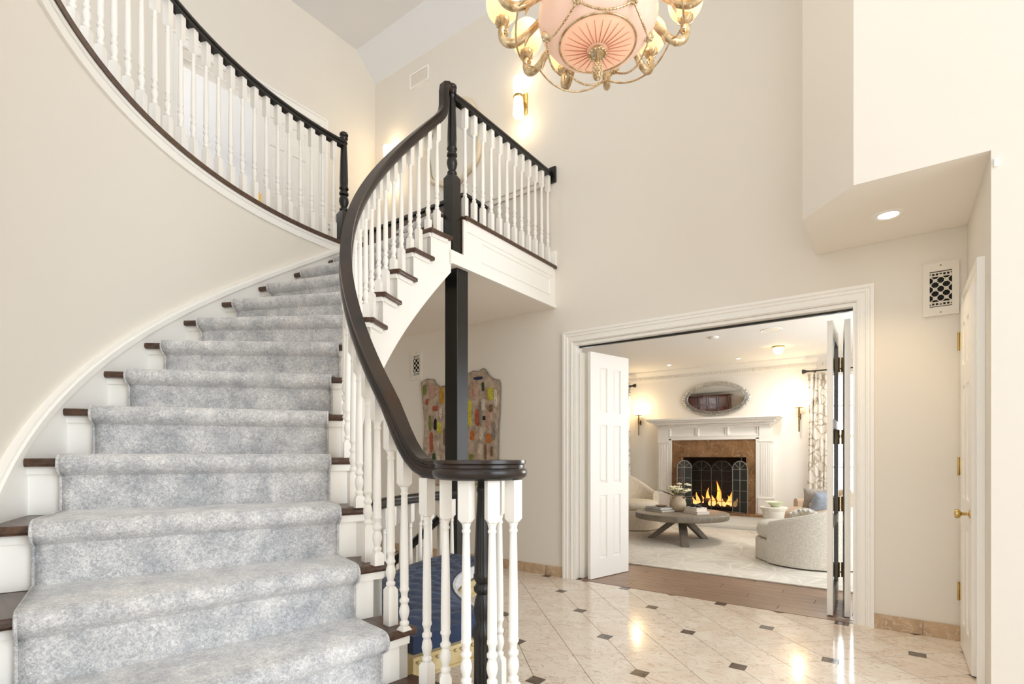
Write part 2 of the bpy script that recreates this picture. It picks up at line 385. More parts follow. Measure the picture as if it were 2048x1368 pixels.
def copy_part(o, parent, loc, rz=0):
    c = o.copy(); COL.objects.link(c); c.parent = parent; c.location = loc; c.rotation_euler = (0, 0, rz); return c

# ------------------------------------------------------------------ stair geometry constants
CX, CY, RI, RO = 1.257, -1.602, 1.35, 2.514
LV = 2.953                       # upper floor
RS = 0.2011
def zt(k):
    if k >= 3: return LV - (15 - k) * RS
    return {2: .36, 1: .18, 0: 0.}[k]
D0, DP = 2.12, 7.486
def phk(k): return D0 + DP * (14 - k)
def P(r, deg):
    a = R_(deg); return (CX - r * cos(a), CY - r * sin(a))
def P3(r, deg, z): p = P(r, deg); return (p[0], p[1], z)
def nosing(deg): return LV - RS - (deg - D0) / DP * RS
def rad(deg): a = R_(deg); return (-cos(a), -sin(a), 0)
def sector(b, r0, r1, a0, a1, z0, z1, n=8):
    pts = [P(r1, a0 + (a1 - a0) * i / n) for i in range(n + 1)] + [P(r0, a1 - (a1 - a0) * i / n) for i in range(n + 1)]
    return b.prism(pts, z0, z1)
def ringwall(b, r0, r1, a0, a1, z0f, z1f, n=40, smooth=True):
    vs = []; fs = []
    for i in range(n + 1):
        a = a0 + (a1 - a0) * i / n; z0 = z0f(a) if callable(z0f) else z0f; z1 = z1f(a) if callable(z1f) else z1f
        vs += [P3(r0, a, z0), P3(r0, a, z1), P3(r1, a, z1), P3(r1, a, z0)]
    for i in range(n):
        for k in range(4):
            k2 = (k + 1) % 4; fs.append((i * 4 + k, i * 4 + k2, i * 4 + 4 + k2, i * 4 + 4 + k))
    fs += [(3, 2, 1, 0), (n * 4, n * 4 + 1, n * 4 + 2, n * 4 + 3)]
    # split for crisp edges: separate strips
    for k in range(4):
        k2 = (k + 1) % 4
        b.add([vs[i * 4 + j] for i in range(n + 1) for j in (k, k2)], [(i * 2, i * 2 + 1, i * 2 + 3, i * 2 + 2) for i in range(n)], smooth)
    b.add(vs[:4], [(3, 2, 1, 0)]); b.add(vs[-4:], [(0, 1, 2, 3)])
    return b

# ================================================================== SETTING
# ---- foyer floor: marble tiles laid on the diagonal with small dark corner insets
floor = obj('floor', B().box(-2.85, 9.0, -9.6, -0.0005, -.15, -.004), GROUT, kind='structure')
ST, S0, DS0 = .3985, -.207, .668
def clip(poly, f):
    out = []
    for i in range(len(poly)):
        a, b = poly[i], poly[(i + 1) % len(poly)]; fa, fb = f(a), f(b)
        if fa >= 0: out.append(a)
        if (fa >= 0) != (fb >= 0):
            t = fa / (fa - fb); out.append((a[0] + t * (b[0] - a[0]), a[1] + t * (b[1] - a[1])))
    return out
def sd(s, d): return ((s + d) / 2, (s - d) / 2)
tilecache = {}
fl = wloc(floor)
G = .0018
for i in range(-14, 12):
    for j in range(-12, 22):
        s0, d0 = S0 + i * ST, DS0 + j * ST
        c = sd(s0 + ST / 2, d0 + ST / 2)
        if not (-2.3 < c[0] < 3.15 and -2.75 < c[1] < .14): continue
        if c[0] > 2.95 and c[1] > -.7: continue
        g = G * 1.41
        q = [(g, g), (ST - g, g), (ST - g, ST - g), (g, ST - g)]
        ci, cj = i % 2, j % 2           # which corner carries the inset
        k = 0 if not ci else ST; l = 0 if not cj else ST
        q = clip(q, lambda p: abs(p[0] - k) + abs(p[1] - l) - .08 - g)
        poly = [sd(s0 + a - 0, d0 + b) for a, b in q]
        whole = all(p[1] < -.001 for p in poly)
        if not whole: poly = clip(poly, lambda p: -.001 - p[1])
        if len(poly) < 3: continue
        if whole and (ci, cj) in tilecache: me = tilecache[(ci, cj)]
        else:
            me = mesh('tile', B().prism([(x - c[0], y - c[1]) for x, y in poly], -.012, 0), MARBLE)
            if whole: tilecache[(ci, cj)] = me
        o = bpy.data.objects.new('tile', me); COL.objects.link(o); o.parent = floor
        o.location = (c[0] - fl[0], c[1] - fl[1], 0 - fl[2])
ime = mesh('tile_inset', B().box(-.0385, .0385, -.0385, .0385, -.012, 0), INSET)
for i in range(-14, 13, 2):
    for j in range(-12, 23, 2):
        c = sd(S0 + i * ST, DS0 + j * ST)
        if not (-2.2 < c[0] < 3.1 and -2.7 < c[1] < -.0): continue
        if c[0] > 2.9 and c[1] > -.98: continue
        h = min(.0385, -c[1] - .002)
        me = ime if h >= .0385 else mesh('tile_inset', B().box(-.0385, .0385, -.0385, h, -.012, 0), INSET)
        o = bpy.data.objects.new('tile_inset', me); COL.objects.link(o); o.parent = floor; o.location = (c[0] - fl[0], c[1] - fl[1], -fl[2])

# polished marble continues in front of and beside the tiled zone we can see
obj('floor', B().box(-2.85, 9, -9.6, -2.95, -.004, 0).box(3.3, 9, -2.9499, -.99, -.004, 0), MARBLE, kind='structure')

# ---- walls of the foyer
ZC = 6.05
b = B().box(-2.85, .105, 0, .12, 0, 6.2).box(.105, 2.305, 0, .12, 2.2, 6.2).box(2.305, 9.0, 0, .12, 0, 6.2)
obj('wall_back', b, PAINT, kind='structure')
b = B().prism([(2.064, -.673), (2.34, -.985), (9, -.985), (9, -.001), (2.064, -.001)], 2.575, 6.2).box(2.877, 9, -.985, -.001, 0, 2.575)
obj('wall_right', b, PAINT, kind='structure')
b = B().box(-2.85, -2.73, -9.6, -2.2, 0, 6.2).box(-2.85, -2.73, -.79, 0, 0, 6.2).box(-2.85, -2.73, -2.2, -.79, 0, LV).box(-2.85, -2.73, -2.2, -.79, 4.8, 6.2)
obj('wall_left', b, PAINT, kind='structure')
# glazed front and side walls behind the camera (openings filled with daylight)
b = B().box(9, 9.12, -9.6, -6.1, 0, 6.2).box(9, 9.12, -1.15, .12, 0, 6.2).box(9, 9.12, -6.1, -1.15, 5.65, 6.2).box(9, 9.12, -6.1, -1.15, 0, .1)
for y in (-4.45, -2.8): b.box(9, 9.12, y - .05, y + .05, .1, 5.65)
obj('wall_side', b, PAINT, kind='structure')
b = B().box(-2.85, -1.4, -9.72, -9.6, 0, 6.2).box(6.2, 9, -9.72, -9.6, 0, 6.2).box(-1.4, 6.2, -9.72, -9.6, 5.6, 6.2).box(-1.4, 6.2, -9.72, -9.6, 0, .2)
for x in (.5, 2.4, 4.3): b.box(x - .06, x + .06, -9.72, -9.6, .2, 5.6)
obj('wall_front', b, PAINT, kind='structure')
# ceiling with its sloped cove against the back wall
b = B().box(-2.85, 9.1, -9.72, -.277, ZC, ZC + .1)
b.add([(-2.85, -.277, ZC), (9, -.277, ZC), (9, .0, 5.784), (-2.85, .0, 5.784), (-2.85, -.277, ZC + .1), (9, -.277, ZC + .1), (9, .1, ZC + .1), (-2.85, .1, ZC + .1)],
      [(0, 1, 2, 3), (4, 7, 6, 5), (0, 4, 5, 1), (3, 2, 6, 7), (0, 3, 7, 4), (1, 5, 6, 2)])
obj('ceiling', b, CEIL, kind='structure')

# ---- curved stair wall with its white capping
A0, A1 = -3.6, 88
b = ringwall(B(), RO, RO + .14, A0, A1, 0, LV - .035, 60)
obj('wall_curved', b, PAINT, kind='structure')
b = ringwall(B(), RO - .014, RO, A0, A1, LV - .1, LV - .03, 60)
ringwall(b, RO - .022, RO - .01, A0, A1, LV - .052, LV - .032, 60)
obj('trim_1', b, WHITE, kind='structure')
b = ringwall(B(), RO - .03, RO + .16, A0, A1, LV - .031, LV, 60)
obj('trim_2', b, TREAD, bevel=.008, kind='structure')

# ---- upper floor slab (landing and gallery) with the ceiling of the hall below it
FX = -.095
land = [(-2.73, 0), (FX, 0), (FX, -1.47)] + [P(RO + .14, a) for a in (-3.6,)] 
slab = [(-2.73, -.001), (FX - .012, -.001), (FX - .012, -1.315), (-.225, -1.315), (-.225, -1.44), (-1.40, -1.44)] + [P(RO + .145, a) for a in range(-3, 90, 4)] + [(-2.73, -4.2)]
obj('floor', B().prism(slab, 2.6, LV - .002), TREAD, kind='structure')
obj('ceiling', B().prism([(-2.73, -.001), (FX - .012, -.001), (FX - .012, -1.44), (-2.73, -1.44)], 2.555, 2.6), LOWC, kind='structure')
obj('ceiling', B().prism([(2.0645, -.673), (2.34, -.9845), (2.8765, -.9845), (2.8765, -.0015), (2.0645, -.0015)], 2.5745, 2.5749), LOWC, kind='structure')
# balcony fascia with recessed panel, bead and dark nosing
b = B().box(FX - .012, FX, -1.315, -.001, 2.555, LV - .03).box(FX - .012, FX, -1.45, -1.315, 2.555, 2.655)
fx = FX + .006
b.box(FX, fx + .002, -1.28, -.05, 2.84, LV - .03).box(FX, fx + .002, -1.44, -.001, 2.555, 2.575)
fas = obj('trim_3', b, WHITE, kind='structure')
mold = B()
rframe(mold, lambda x, d, z: (FX + d, x, z), -1.12, -.1, 2.655, 2.815, [(0, .0003), (0, .004), (.006, .009), (.012, .007), (.016, .001), (.03, -.001)])
obj('panel_moulding', mold, WHITE, fas)
obj('trim_4', B().box(FX - .12, FX + .025, -1.31, -.001, LV - .03, LV), TREAD, bevel=.01, kind='structure')

# ---- marble baseboards
bb = struct('baseboard_back')
for x0, x1 in ((-2.7, -2.1), (-2.095, -1.6), (-1.595, -1.1), (-1.095, -.705), (-.7, -.2), (-.195, -.002), (2.404, 2.66), (2.664, 2.872)):
    obj('tile', B().box(x0, x1, -.012, -.001, 0, .095), MARBLEB, bb, bevel=.002)
# ---- doorway casing
CASP = [(0, .0006), (0, .03), (.02, .03), (.026, .018), (.034, .018), (.038, .026), (.046, .026), (.05, .016), (.078, .014), (.084, .022), (.093, .022), (.097, .016), (.1, .016), (.1, .0006)]
b = ucasing(B(), lambda x, d, z: (x, -d, z), 0, 2.405, 2.303, CASP)
obj('trim_5', b, WHITE, kind='structure')
b = B().box(.1055, .125, .0, .12, 0, 2.199).box(2.285, 2.3045, .0, .12, 0, 2.199).box(.1255, 2.2845, .0, .12, 2.175, 2.199)
obj('trim_12', b, WHITE, kind='structure')
obj('trim_6', B().box(.126, 2.284, .07, .1, 2.16, 2.1745), IRON, kind='structure')       # bifold track

# ---- gallery double door upstairs: bright open half, panelled closed leaf
def panel_door(name, w, h, parent_kind=True, m=WHITE, th=.038, rows=((.1, .27), (.33, .62), (.68, .93)), m2=None):
    """door in local coordinates: x 0..w, y -th/2..th/2, z 0..h; six raised panels per face"""
    root = bpy.data.objects.new(name, None); COL.objects.link(root); root['kind'] = 'structure'
    st = .13 * w / .7 + .02; mid = .09
    b = B()
    zr = [0] + [x for r in rows for x in (r[0] * h, r[1] * h)] + [h]
    pw = (w - 2 * st - mid) / 2
    b.box(0, st, -th / 2, th / 2, 0, h).box(w - st, w, -th / 2, th / 2, 0, h)
    b.box(st + pw, st + pw + mid, -th / 2, th / 2, 0, h)
    for a in range(0, len(zr), 2):
        for xa in (st, st + pw + mid): b.box(xa, xa + pw, -th / 2, th / 2, zr[a], zr[a + 1])
    obj('frame', b, m, root, local=True)
    for z0, z1 in rows:
        for xa in (st, st + pw + mid):
            p = B(); x0, x1, za, zb = xa, xa + pw, z0 * h, z1 * h; e = .028
            for sg in (-1, 1):
                yo, yi = sg * (th / 2 - .012), sg * (th / 2 - .003)
                vs = [(x0, yo, za), (x1, yo, za), (x1, yo, zb), (x0, yo, zb), (x0 + e, yi, za + e), (x1 - e, yi, za + e), (x1 - e, yi, zb - e), (x0 + e, yi, zb - e)]
                fs = [(4, 5, 6, 7)] + [(i, (i + 1) % 4, 4 + (i + 1) % 4, 4 + i) for i in range(4)]
                p.add(vs, fs if sg < 0 else [f[::-1] for f in fs])
            obj('panel', p, m, root, local=True)
    return root
def hinge(parent, x, y, z, m=BRASS, h=.1, wd=.03, flip=1):
    b = B().box(x - wd, x + wd, y - .002, y + .002, z - h / 2, z + h / 2)
    b.tube([(x, y - .006 * flip, z - h / 2 - .006), (x, y - .006 * flip, z + h / 2 + .006)], .006, 8)
    return obj('hinge', b, m, parent, local=True)
d4 = panel_door('door_4', .72, 1.83, rows=((.09, .4), (.47, .78), (.84, .94))); d4.location = (-2.745, -1.52, LV + .005); d4.rotation_euler = (0, 0, R_(90))
hinge(d4, .03, -.022, .82, flip=1)
cs = ucasing(B(), lambda x, d, z: (-2.73 + d, x, LV + z), -2.3, -.69, 4.975 - LV, [(0, .0006), (0, .028), (.018, .028), (.024, .016), (.07, .014), (.076, .022), (.09, .022), (.094, .016), (.1, .016), (.1, .0006)])
cs.box(-2.849, -2.731, -2.1995, -2.185, LV, 4.799).box(-2.849, -2.731, -.805, -.7905, LV, 4.799).box(-2.849, -2.731, -2.184, -.806, 4.785, 4.799)
obj('trim_7', cs, WHITE, kind='structure')
# bedroom seen through the open half
b = B().box(-5.0, -4.9, -3.7, 0, LV, 5.3).box(-5, -2.85, .0, .1, LV, 5.3).box(-5, -2.85, -3.8, -3.7, LV, 5.3)
obj('wall_bedroom', b, CEIL, kind='structure')
obj('ceiling', B().box(-5, -2.85, -3.7, 0, 5.3, 5.4), CEIL, kind='structure')
obj('floor', B().box(-5, -2.73, -3.7, 0, LV - .1, LV - .002), LINEN, kind='structure')
# chair rail and baseboard upstairs
b = B()
for z0, z1, d in ((3.76, 3.80, .014), (3.795, 3.815, .026), (3.745, 3.762, .02)):
    b.box(-2.73, -.2, -d, -.0005, z0, z1).box(-2.73, -2.73 + d, -.69, -.001, z0, z1)
obj('trim_8', b, PAINT, kind='structure')
b = B().box(-2.73, -.12, -.014, -.0005, LV, LV + .13).box(-2.73, -2.716, -.69, -.001, LV, LV + .13).box(-.2, -.08, -.03, -.0005, LV, LV + .14)
obj('baseboard_upstairs', b, WHITE, kind='structure')

# ---- closet door in the side of the niche
XD = 2.877
cl = panel_door('door_3', .56, 2.03, rows=((.08, .36), (.44, .76), (.82, .94))); cl.location = (XD - .022, -.12, .012); cl.rotation_euler = (0, 0, R_(-90))
for z in (.32, 1.075, 1.83): hinge(cl, .0, -.021, z, h=.1, wd=.022)
kb = B().lathe([(.0, 0), (.022, 0), (.022, .004), (.008, .008), (.008, .03), (.012, .036), (.022, .042), (.026, .052), (.022, .062), (.0, .066)], 16)
kb.v = [(x + .49, -z - .019, y + .83) for x, y, z in kb.v]
obj('knob', kb, BRASS, cl, local=True)
b = ucasing(B(), lambda x, d, z: (XD - d, -x, z), .02, .80, 2.14, [(0, .0006), (0, .032), (.014, .032), (.02, .02), (.058, .018), (.064, .026), (.074, .026), (.08, .018), (.08, .0006)])
obj('trim_9', b, WHITE, kind='structure')

# ---- bifold doors
def bifold_leaf(name, w, h):
    return panel_door(name, w, h, rows=((.085, .365), (.42, .68), (.735, .935)), th=.034)
l1 = bifold_leaf('door_1', .56, 2.105); l1.location = (.235, .06, .006); l1.rotation_euler = (0, 0, R_(76))
l1b = bifold_leaf('door_1', .55, 2.105); l1b.location = (.15, .058, .006); l1b.rotation_euler = (0, 0, R_(86))
for nm, x0, y0, rz, sg in (('door_2', 2.141, .10, 90.5, 1), ('door_2', 2.247, .12, 95, -1)):
    w, h, th = .56, 2.11, .036
    root = bpy.data.objects.new(nm, None); COL.objects.link(root); root['kind'] = 'structure'; root.location = (x0, y0, .008); root.rotation_euler = (0, 0, R_(rz))
    b = B().box(0, .05, -th / 2, th / 2, 0, h).box(w - .07, w, -th / 2, th / 2, 0, h)
    for z0, z1 in ((0, .16), (.62, .69), (1.34, 1.41), (2.0, h)): b.box(.05, w - .07, -th / 2, th / 2, z0, z1)
    obj('frame', b, WHITE, root, local=True)
    for z0, z1 in ((.16, .62), (.69, 1.34), (1.41, 2.0)):
        obj('pane', B().box(.05, w - .07, -.004, .004, z0, z1), MIRROR, root, local=True)
    ins = -sg * (th / 2)
    for z in (.24, .76, 1.29, 1.86): hinge(root, .5, ins, z, ABRASS, h=.105, wd=.05, flip=sg)
obj('trim_10', B().box(2.2, 2.285, .072, .086, .0035, .0075).box(2.19, 2.2, .07, .088, .0035, .0075), SILVER, kind='structure')

# ================================================================== LIVING ROOM SHELL
YF, ZL = 4.6, 2.61
fl2 = obj('floor', B().box(-2.9, 3.5, .0005, YF, -.15, -.013), GROUT, kind='structure')
lo = wloc(fl2)
obj('plank', B().box(.16, 2.31, .001, .075, -.013, .003), PLANK, fl2, bevel=.002)
pm = mesh('plank', B().box(-.598, .598, -.0535, .0535, -.012, 0), PLANK)
for r in range(9):
    y = .13 + .109 * r
    for q in range(-1, 3):
        x = q * 1.2 + (r * .47) % 1.2
        if x < -.5 or x > 2.9: continue
        o = bpy.data.objects.new('plank', pm); COL.objects.link(o); o.parent = fl2; o.location = (x - lo[0], y - lo[1], 0 - lo[2])
b = B().box(-2.9, -.41, YF, YF + .12, 0, ZL)
b = B()
b.box(-2.9, -2.72, YF, YF + .12, 0, ZL).box(-2.72, -1.52, YF, YF + .12, 0, .5).box(-2.72, -1.52, YF, YF + .12, 2.36, ZL)
b.box(-1.52, -.41, YF, YF + .12, 0, ZL).box(-.41, .645, YF, YF + .12, 1.12, ZL).box(-.41, .645, YF, YF + .12, 0, .25)
b.box(.645, 1.76, YF, YF + .12, 0, ZL).box(1.76, 2.95, YF, YF + .12, 0, .5).box(1.76, 2.95, YF, YF + .12, 2.36, ZL).box(2.95, 3.5, YF, YF + .12, 0, ZL)
obj('wall_fireplace', b, PAINT2, kind='structure')
obj('wall_west', B().box(-3.02, -2.9, .12, YF + .12, 0, ZL), PAINT2, kind='structure')
b = B().box(3.5, 3.62, .12, .5, 0, ZL).box(3.5, 3.62, 3.3, YF + .12, 0, ZL).box(3.5, 3.62, .5, 3.3, 2.4, ZL)
obj('wall_east', b, PAINT2, kind='structure')
obj('ceiling', B().box(-3.02, 3.62, .12, YF + .12, ZL, ZL + .1), mat('warm white ceiling paint', rgb(242, 240, 236), .7, bump=.02), kind='structure')
# cornice with dentils on the fireplace wall
b = B().sweep([(-2.9, YF, ZL), (3.5, YF, ZL)], [(0, -1, 0)] * 2, [(0, 0), (.10, 0), (.10, -.02), (.08, -.035), (.05, -.07), (.03, -.085), (.03, -.10), (.022, -.10), (.022, -.155), (.012, -.165), (.012, -.18), (0, -.18)])
cor = obj('trim_11', b, PAINT2, kind='structure')
db = B()
for i in range(150):
    x = -2.2 + i * .0366; db.box(x, x + .02, YF - .04, YF - .02, ZL - .14, ZL - .106)
dn = obj('dentils', db, PAINT2, cor); dn['kind'] = 'stuff'
# windows on the fireplace wall
for n, x0, x1 in (('window_1', 1.76, 2.95), ('window_2', -2.72, -1.52)):
    w = struct(n, ((x0 + x1) / 2, YF + .06, .5))
    f = B()
    rframe(f, lambda x, d, z: (x, YF + .08 - d, z), x0, x1, .5, 2.36, [(0, 0), (0, .05), (.05, .05), (.05, 0)]); f.box(x0 + .0505, x1 - .0505, YF + .03, YF + .08, 1.40, 1.45)
    obj('frame', f, WHITE, w)
    f = B()
    for q in (1, 2):
        xx = x0 + (x1 - x0) * q / 3; f.box(xx - .011, xx + .011, YF + .045, YF + .065, .55, 2.31)
    for zz in (.98, 1.87): f.box(x0 + .05, x1 - .05, YF + .045, YF + .065, zz - .011, zz + .011)
    obj('muntins', f, WHITE, w)
    obj('pane', B().box(x0 + .05, x1 - .05, YF + .053, YF + .057, .55, 2.31), GLASS, w)
    obj('sill', B().box(x0 - .05, x1 + .05, YF - .03, YF + .03, .47, .5), WHITE, w)
# garden beyond the windows
obj('ground', B().box(-12, 14, YF + .3, 20, -.4, -.3), LAWN, kind='structure')
def hedge(loc, s, seed):
    rnd = random.Random(seed); b = B()
    for i in range(60):
        a = rnd.uniform(0, 2 * pi); r = s * sqrt(rnd.random()) * .8; z = rnd.uniform(.1, 1.5) * s * .8
        b.sphere((loc[0] + r * cos(a), loc[1] + r * sin(a), loc[2] + z), s * rnd.uniform(.16, .3), 7, 5)
    return b
tag(obj('garden_shrub', hedge((3.2, 8.2, -.3), 1.3, 3), GREEN), 'green garden shrub outside the window beyond the right curtain', 'shrub')

# ================================================================== STAIRCASE
stair = thing('staircase', 'curved staircase with dark walnut treads and white risers winding up the left wall', 'staircase', (CX, CY, 0))
for k in range(1, 15):
    a = phk(k); ab = phk(k + 1); z = zt(k)
    def line(r, off, base): return base + math.degrees(off / r)
    # tread: radial nosing in front, runs back under the next riser
    pts = []
    n = 6
    e = -.9 - .2
    front = [(RI, a), (RO + .01, a)]
    poly = [P(RI + (RO + .01 - RI) * i / n, a) for i in range(n + 1)]
    arc_o = [P(RO + .01, a + (ab - .9 - a) * i / 5) for i in range(1, 6)]
    arc_i = [P(RI, ab - 1.6 + (a - ab + 1.6) * i / 5) for i in range(0, 5)]
    if k == 1:   # starting step with a rounded end around the volute
        arc_i = []
        poly = [P(RI + .25, a)] + poly[2:]
        arc_i = [(1.2, -2.80), (1.35, -2.72), (1.5, -2.73), (1.64, -2.8), (1.7, -2.93), (1.68, -3.06), (1.6, -3.14)]
    if k == 2:
        arc_i = [P(RI, ab - 1.6)] + [P(RI - .02, a - 2)]
    obj('tread', B().prism(poly + arc_o + arc_i, z - .03, z), TREAD, stair, bevel=.01)
for k in range(1, 16):
    a = phk(k) - .9; z0 = zt(k - 1); z1 = zt(k) - .029
    b = B(); r0, r1 = RI + .03, RO + .005
    if k == 15: z1 = LV - .03; r0 = RI + .12
    if k == 1: r0 = RI + .2
    def strip(b, t, zl, zh):
        q = [P(r0, a), P(r1, a), P(r1, a - math.degrees(.02 / r1)), P(r0, a - math.degrees(.02 / r0))]
        if t: q = [P(r0, a + math.degrees(t / r0)), P(r1, a + math.degrees(t / r1)), P(r1, a), P(r0, a)]
        b.prism(q, zl, zh)
    strip(b, 0, z0 + .0005 if k > 1 else 0, z1)
    strip(b, .012, z1 - .028, z1)
    obj('riser', b, WHITE, stair)
# landing nosing
obj('tread', B().prism([P(RI + .12, phk(15)), P(RO - .03, phk(15)), P(RO - .03, phk(15) - 3.5), P(RI + .12, phk(15) - 4.5)], LV - .03, LV + .001), TREAD, stair, bevel=.01)
# cut inner string following the steps, soffit, under-tread returns
b = B()
RS0, RS1 = RI + .03, RI + .065
low = lambda a: max(.0, nosing(a) - .50)
for k in range(1, 15):
    a, ab = phk(k) - .9, phk(k + 1) - .9
    if k == 1: continue
    ringwall(b, RS0, RS1, ab, a, low, zt(k) - .03, 5)
ringwall(b, RS0, RS1, phk(15) - 1.6, phk(15) - .9, low, 2.75, 2)
obj('stringer', b, WHITE, stair)
for k in range(3, 15):
    a, ab = phk(k) - .9, phk(k + 1) - .9
    obj('tread_moulding', ringwall(B(), RS0 - .012, RS0, ab + .9, a - .1, zt(k) - .055, zt(k) - .03, 4), WHITE, stair)
b = B().grid(lambda u, v: P3(RS0 + (RO - RS0) * v, -5 + 70 * u, max(.02, nosing(-5 + 70 * u) - .5) + .01), 40, 3)
obj('soffit', b, PAINT, stair)
# wall skirt with cap moulding
top = lambda a: nosing(a) + .045
b = ringwall(B(), RO - .018, RO + .002, -3.4, 87.5, lambda a: max(.0, nosing(a) - .35), top, 70)
obj('skirt_board', b, WHITE, stair)
b = ringwall(B(), RO - .034, RO + .002, -3.4, 87.5, lambda a: top(a) - .012, lambda a: top(a) + .018, 70)
ringwall(b, RO - .026, RO + .002, -3.4, 87.5, lambda a: top(a) + .018, lambda a: top(a) + .034, 70)
obj('skirt_moulding', b, WHITE, stair)

# ---- carpet runner
RC0, RC1 = 1.49, 2.40
prof = []
for k in range(1, 16):
    zp, z = zt(k - 1), zt(k)
    if k == 1: zp = -.01
    a = phk(k)
    prof += [(a, -.019, zp + .016), (a, -.019, z - .075), (a, -.017, z - .062), (a, -.002, z - .054), (a, .012, z - .044), (a, .021, z - .028), (a, .022, z - .012), (a, .016, z + .003), (a, .004, z + .012), (a, -.02, z + .016)]
    if k == 15:
        prof[-1] = (a, -.01, z + .014); prof += [(a, -.14, z + .014)]
nv = 26
vs = []; fs = []
for a, d, z in prof:
    for j in range(nv + 1):
        r = RC0 + (RC1 - RC0) * j / nv
        vs.append(P3(r, a + math.degrees(d / r), z + (.0012 * sin(j * 1.7 + a) if z < LV else 0)))
for i in range(len(prof) - 1):
    for j in range(nv): q = i * (nv + 1) + j; fs.append((q, q + nv + 1, q + nv + 2, q + 1))
run = obj('stair_carpet', B().add(vs, fs, True), CARPET)
md = run.modifiers.new('thickness', 'SOLIDIFY'); md.thickness = .012; md.offset = 1 if False else -1
tag(run, 'blue grey carpet runner running up the middle of the curved stairs', 'carpet')
for rr in (RC0, RC1):
    obj('edge_binding', B().tube([P3(rr, a + math.degrees(d / rr), z - .003) for a, d, z in prof], .0045, 6), CARPET, run)

# ------------------------------------------------------------------ balustrades
TURN = [(.013, 0), (.0165, .012), (.0165, .028), (.011, .042), (.0150, .07), (.0182, .10), (.0165, .13), (.0115, .16), (.0168, .175), (.0168, .192), (.0115, .205),
        (.0115, .225), (.0135, .245), (.0168, .256), (.0168, .268), (.0150, .278), (.0152, .34), (.0145, .55), (.0128, .75), (.0112, .92), (.0108, .935), (.0135, .943), (.0135, .955), (.0108, .963), (.0125, .98), (.0152, 1.)]
TL, BL, SQ = .49, .13, .019
bcache = {}
def baluster(parent, pos, z0, z1, rz, m=WHITEB, tl=TL, bl=BL):
    h = round(z1 - z0, 3); key = (h, tl, bl)
    if key not in bcache:
        b = B(); pz = h - tl - bl
        def sqb(za, zb, t0, t1):
            s, c = SQ, SQ * .62
            vs = []
            for q, z in ((c if t0 else s, za), (s, za + (.012 if t0 else 0)), (s, zb - (.012 if t1 else 0)), (c if t1 else s, zb)):
                vs += [(-q, -q, z), (q, -q, z), (q, q, z), (-q, q, z)]
            fs = [(3, 2, 1, 0), (12, 13, 14, 15)] + [(i * 4 + k, i * 4 + (k + 1) % 4, i * 4 + 4 + (k + 1) % 4, i * 4 + 4 + k) for i in range(3) for k in range(4)]
            b.add(vs, fs)
        sqb(0, pz, False, True); sqb(h - bl, h, True, False)
        b.lathe([(r, pz + t * tl) for r, t in TURN], 12, cap=False)
        bcache[key] = mesh('baluster', b, m)
    o = bpy.data.objects.new('baluster', bcache[key]); COL.objects.link(o); o.parent = parent
    w = wloc(parent); o.location = (pos[0] - w[0], pos[1] - w[1], z0 - w[2]); o.rotation_euler = (0, 0, rz); return o
HP = [(-.026, -.031), (-.027, -.021), (-.0215, -.016), (-.0215, -.007), (-.029, -.002), (-.031, .009), (-.027, .021), (-.016, .029), (0, .031),
      (.016, .029), (.027, .021), (.031, .009), (.029, -.002), (.0215, -.007), (.0215, -.016), (.027, -.021), (.026, -.031)]
NEW = [(.0, 0)]
def newel_turned(b, x, y, z0, z1, s=1.):
    pr = [(.030, 0), (.037, .015), (.037, .035), (.024, .055), (.034, .09), (.041, .13), (.038, .17), (.027, .20), (.039, .215), (.039, .24), (.027, .255), (.033, .275), (.039, .285), (.039, .30),
          (.0355, .31), (.036, .40), (.031, .65), (.0255, .83), (.025, .85), (.031, .86), (.031, .875), (.025, .885), (.025, .90), (.034, .915), (.034, .935), (.028, .945), (.036, .955), (.037, .975), (.03, .99), (.0, 1.)]
    b.lathe([(r * s, (z1 - z0) * t) for r, t in pr], 20, (x, y, z0)); return b
def square_post(b, x, y, h, z0, z1, ch=.02):
    vs = []
    for q, z in ((h * .82, z0), (h, z0 + ch * .6), (h, z1 - ch), (h * .62, z1)):
        vs += [(x - q, y - q, z), (x + q, y - q, z), (x + q, y + q, z), (x - q, y + q, z)]
    b.add(vs, [(3, 2, 1, 0), (12, 13, 14, 15)] + [(i * 4 + k, i * 4 + (k + 1) % 4, i * 4 + 4 + (k + 1) % 4, i * 4 + 4 + k) for i in range(3) for k in range(4)])
    return b

# main stair railing with volute
RR = 1.41
rl = thing('stair_railing', 'dark handrail on white turned balusters sweeping down the stairs to a curled end', 'railing', (1.4, -2.95, .18))
HRZ = .70
path = []; sides = []
NV = (1.435, -2.955)
# inner volute turn -> front -> climb
vol = []
for i in range(0, 25):
    t = i / 24; ang = R_(175 - 330 * (t) + 40); rr = .045 + .095 * min(1, t * 1.3) 
    vol.append((NV[0] + rr * cos(ang), NV[1] + rr * sin(ang), 1.108))
ctrl = vol
stairpts = []
a = 92.0
def zrail(a):
    z = nosing(a) + HRZ
    t = min(1, max(0, (a - 80) / 13.))
    return z * (1 - t * t * (3 - 2 * t)) + 1.108 * (t * t * (3 - 2 * t)) if a > 80 else z
while a > -3.4:
    stairpts.append((P3(RR, a, zrail(a)), rad(a))); a -= 1.4
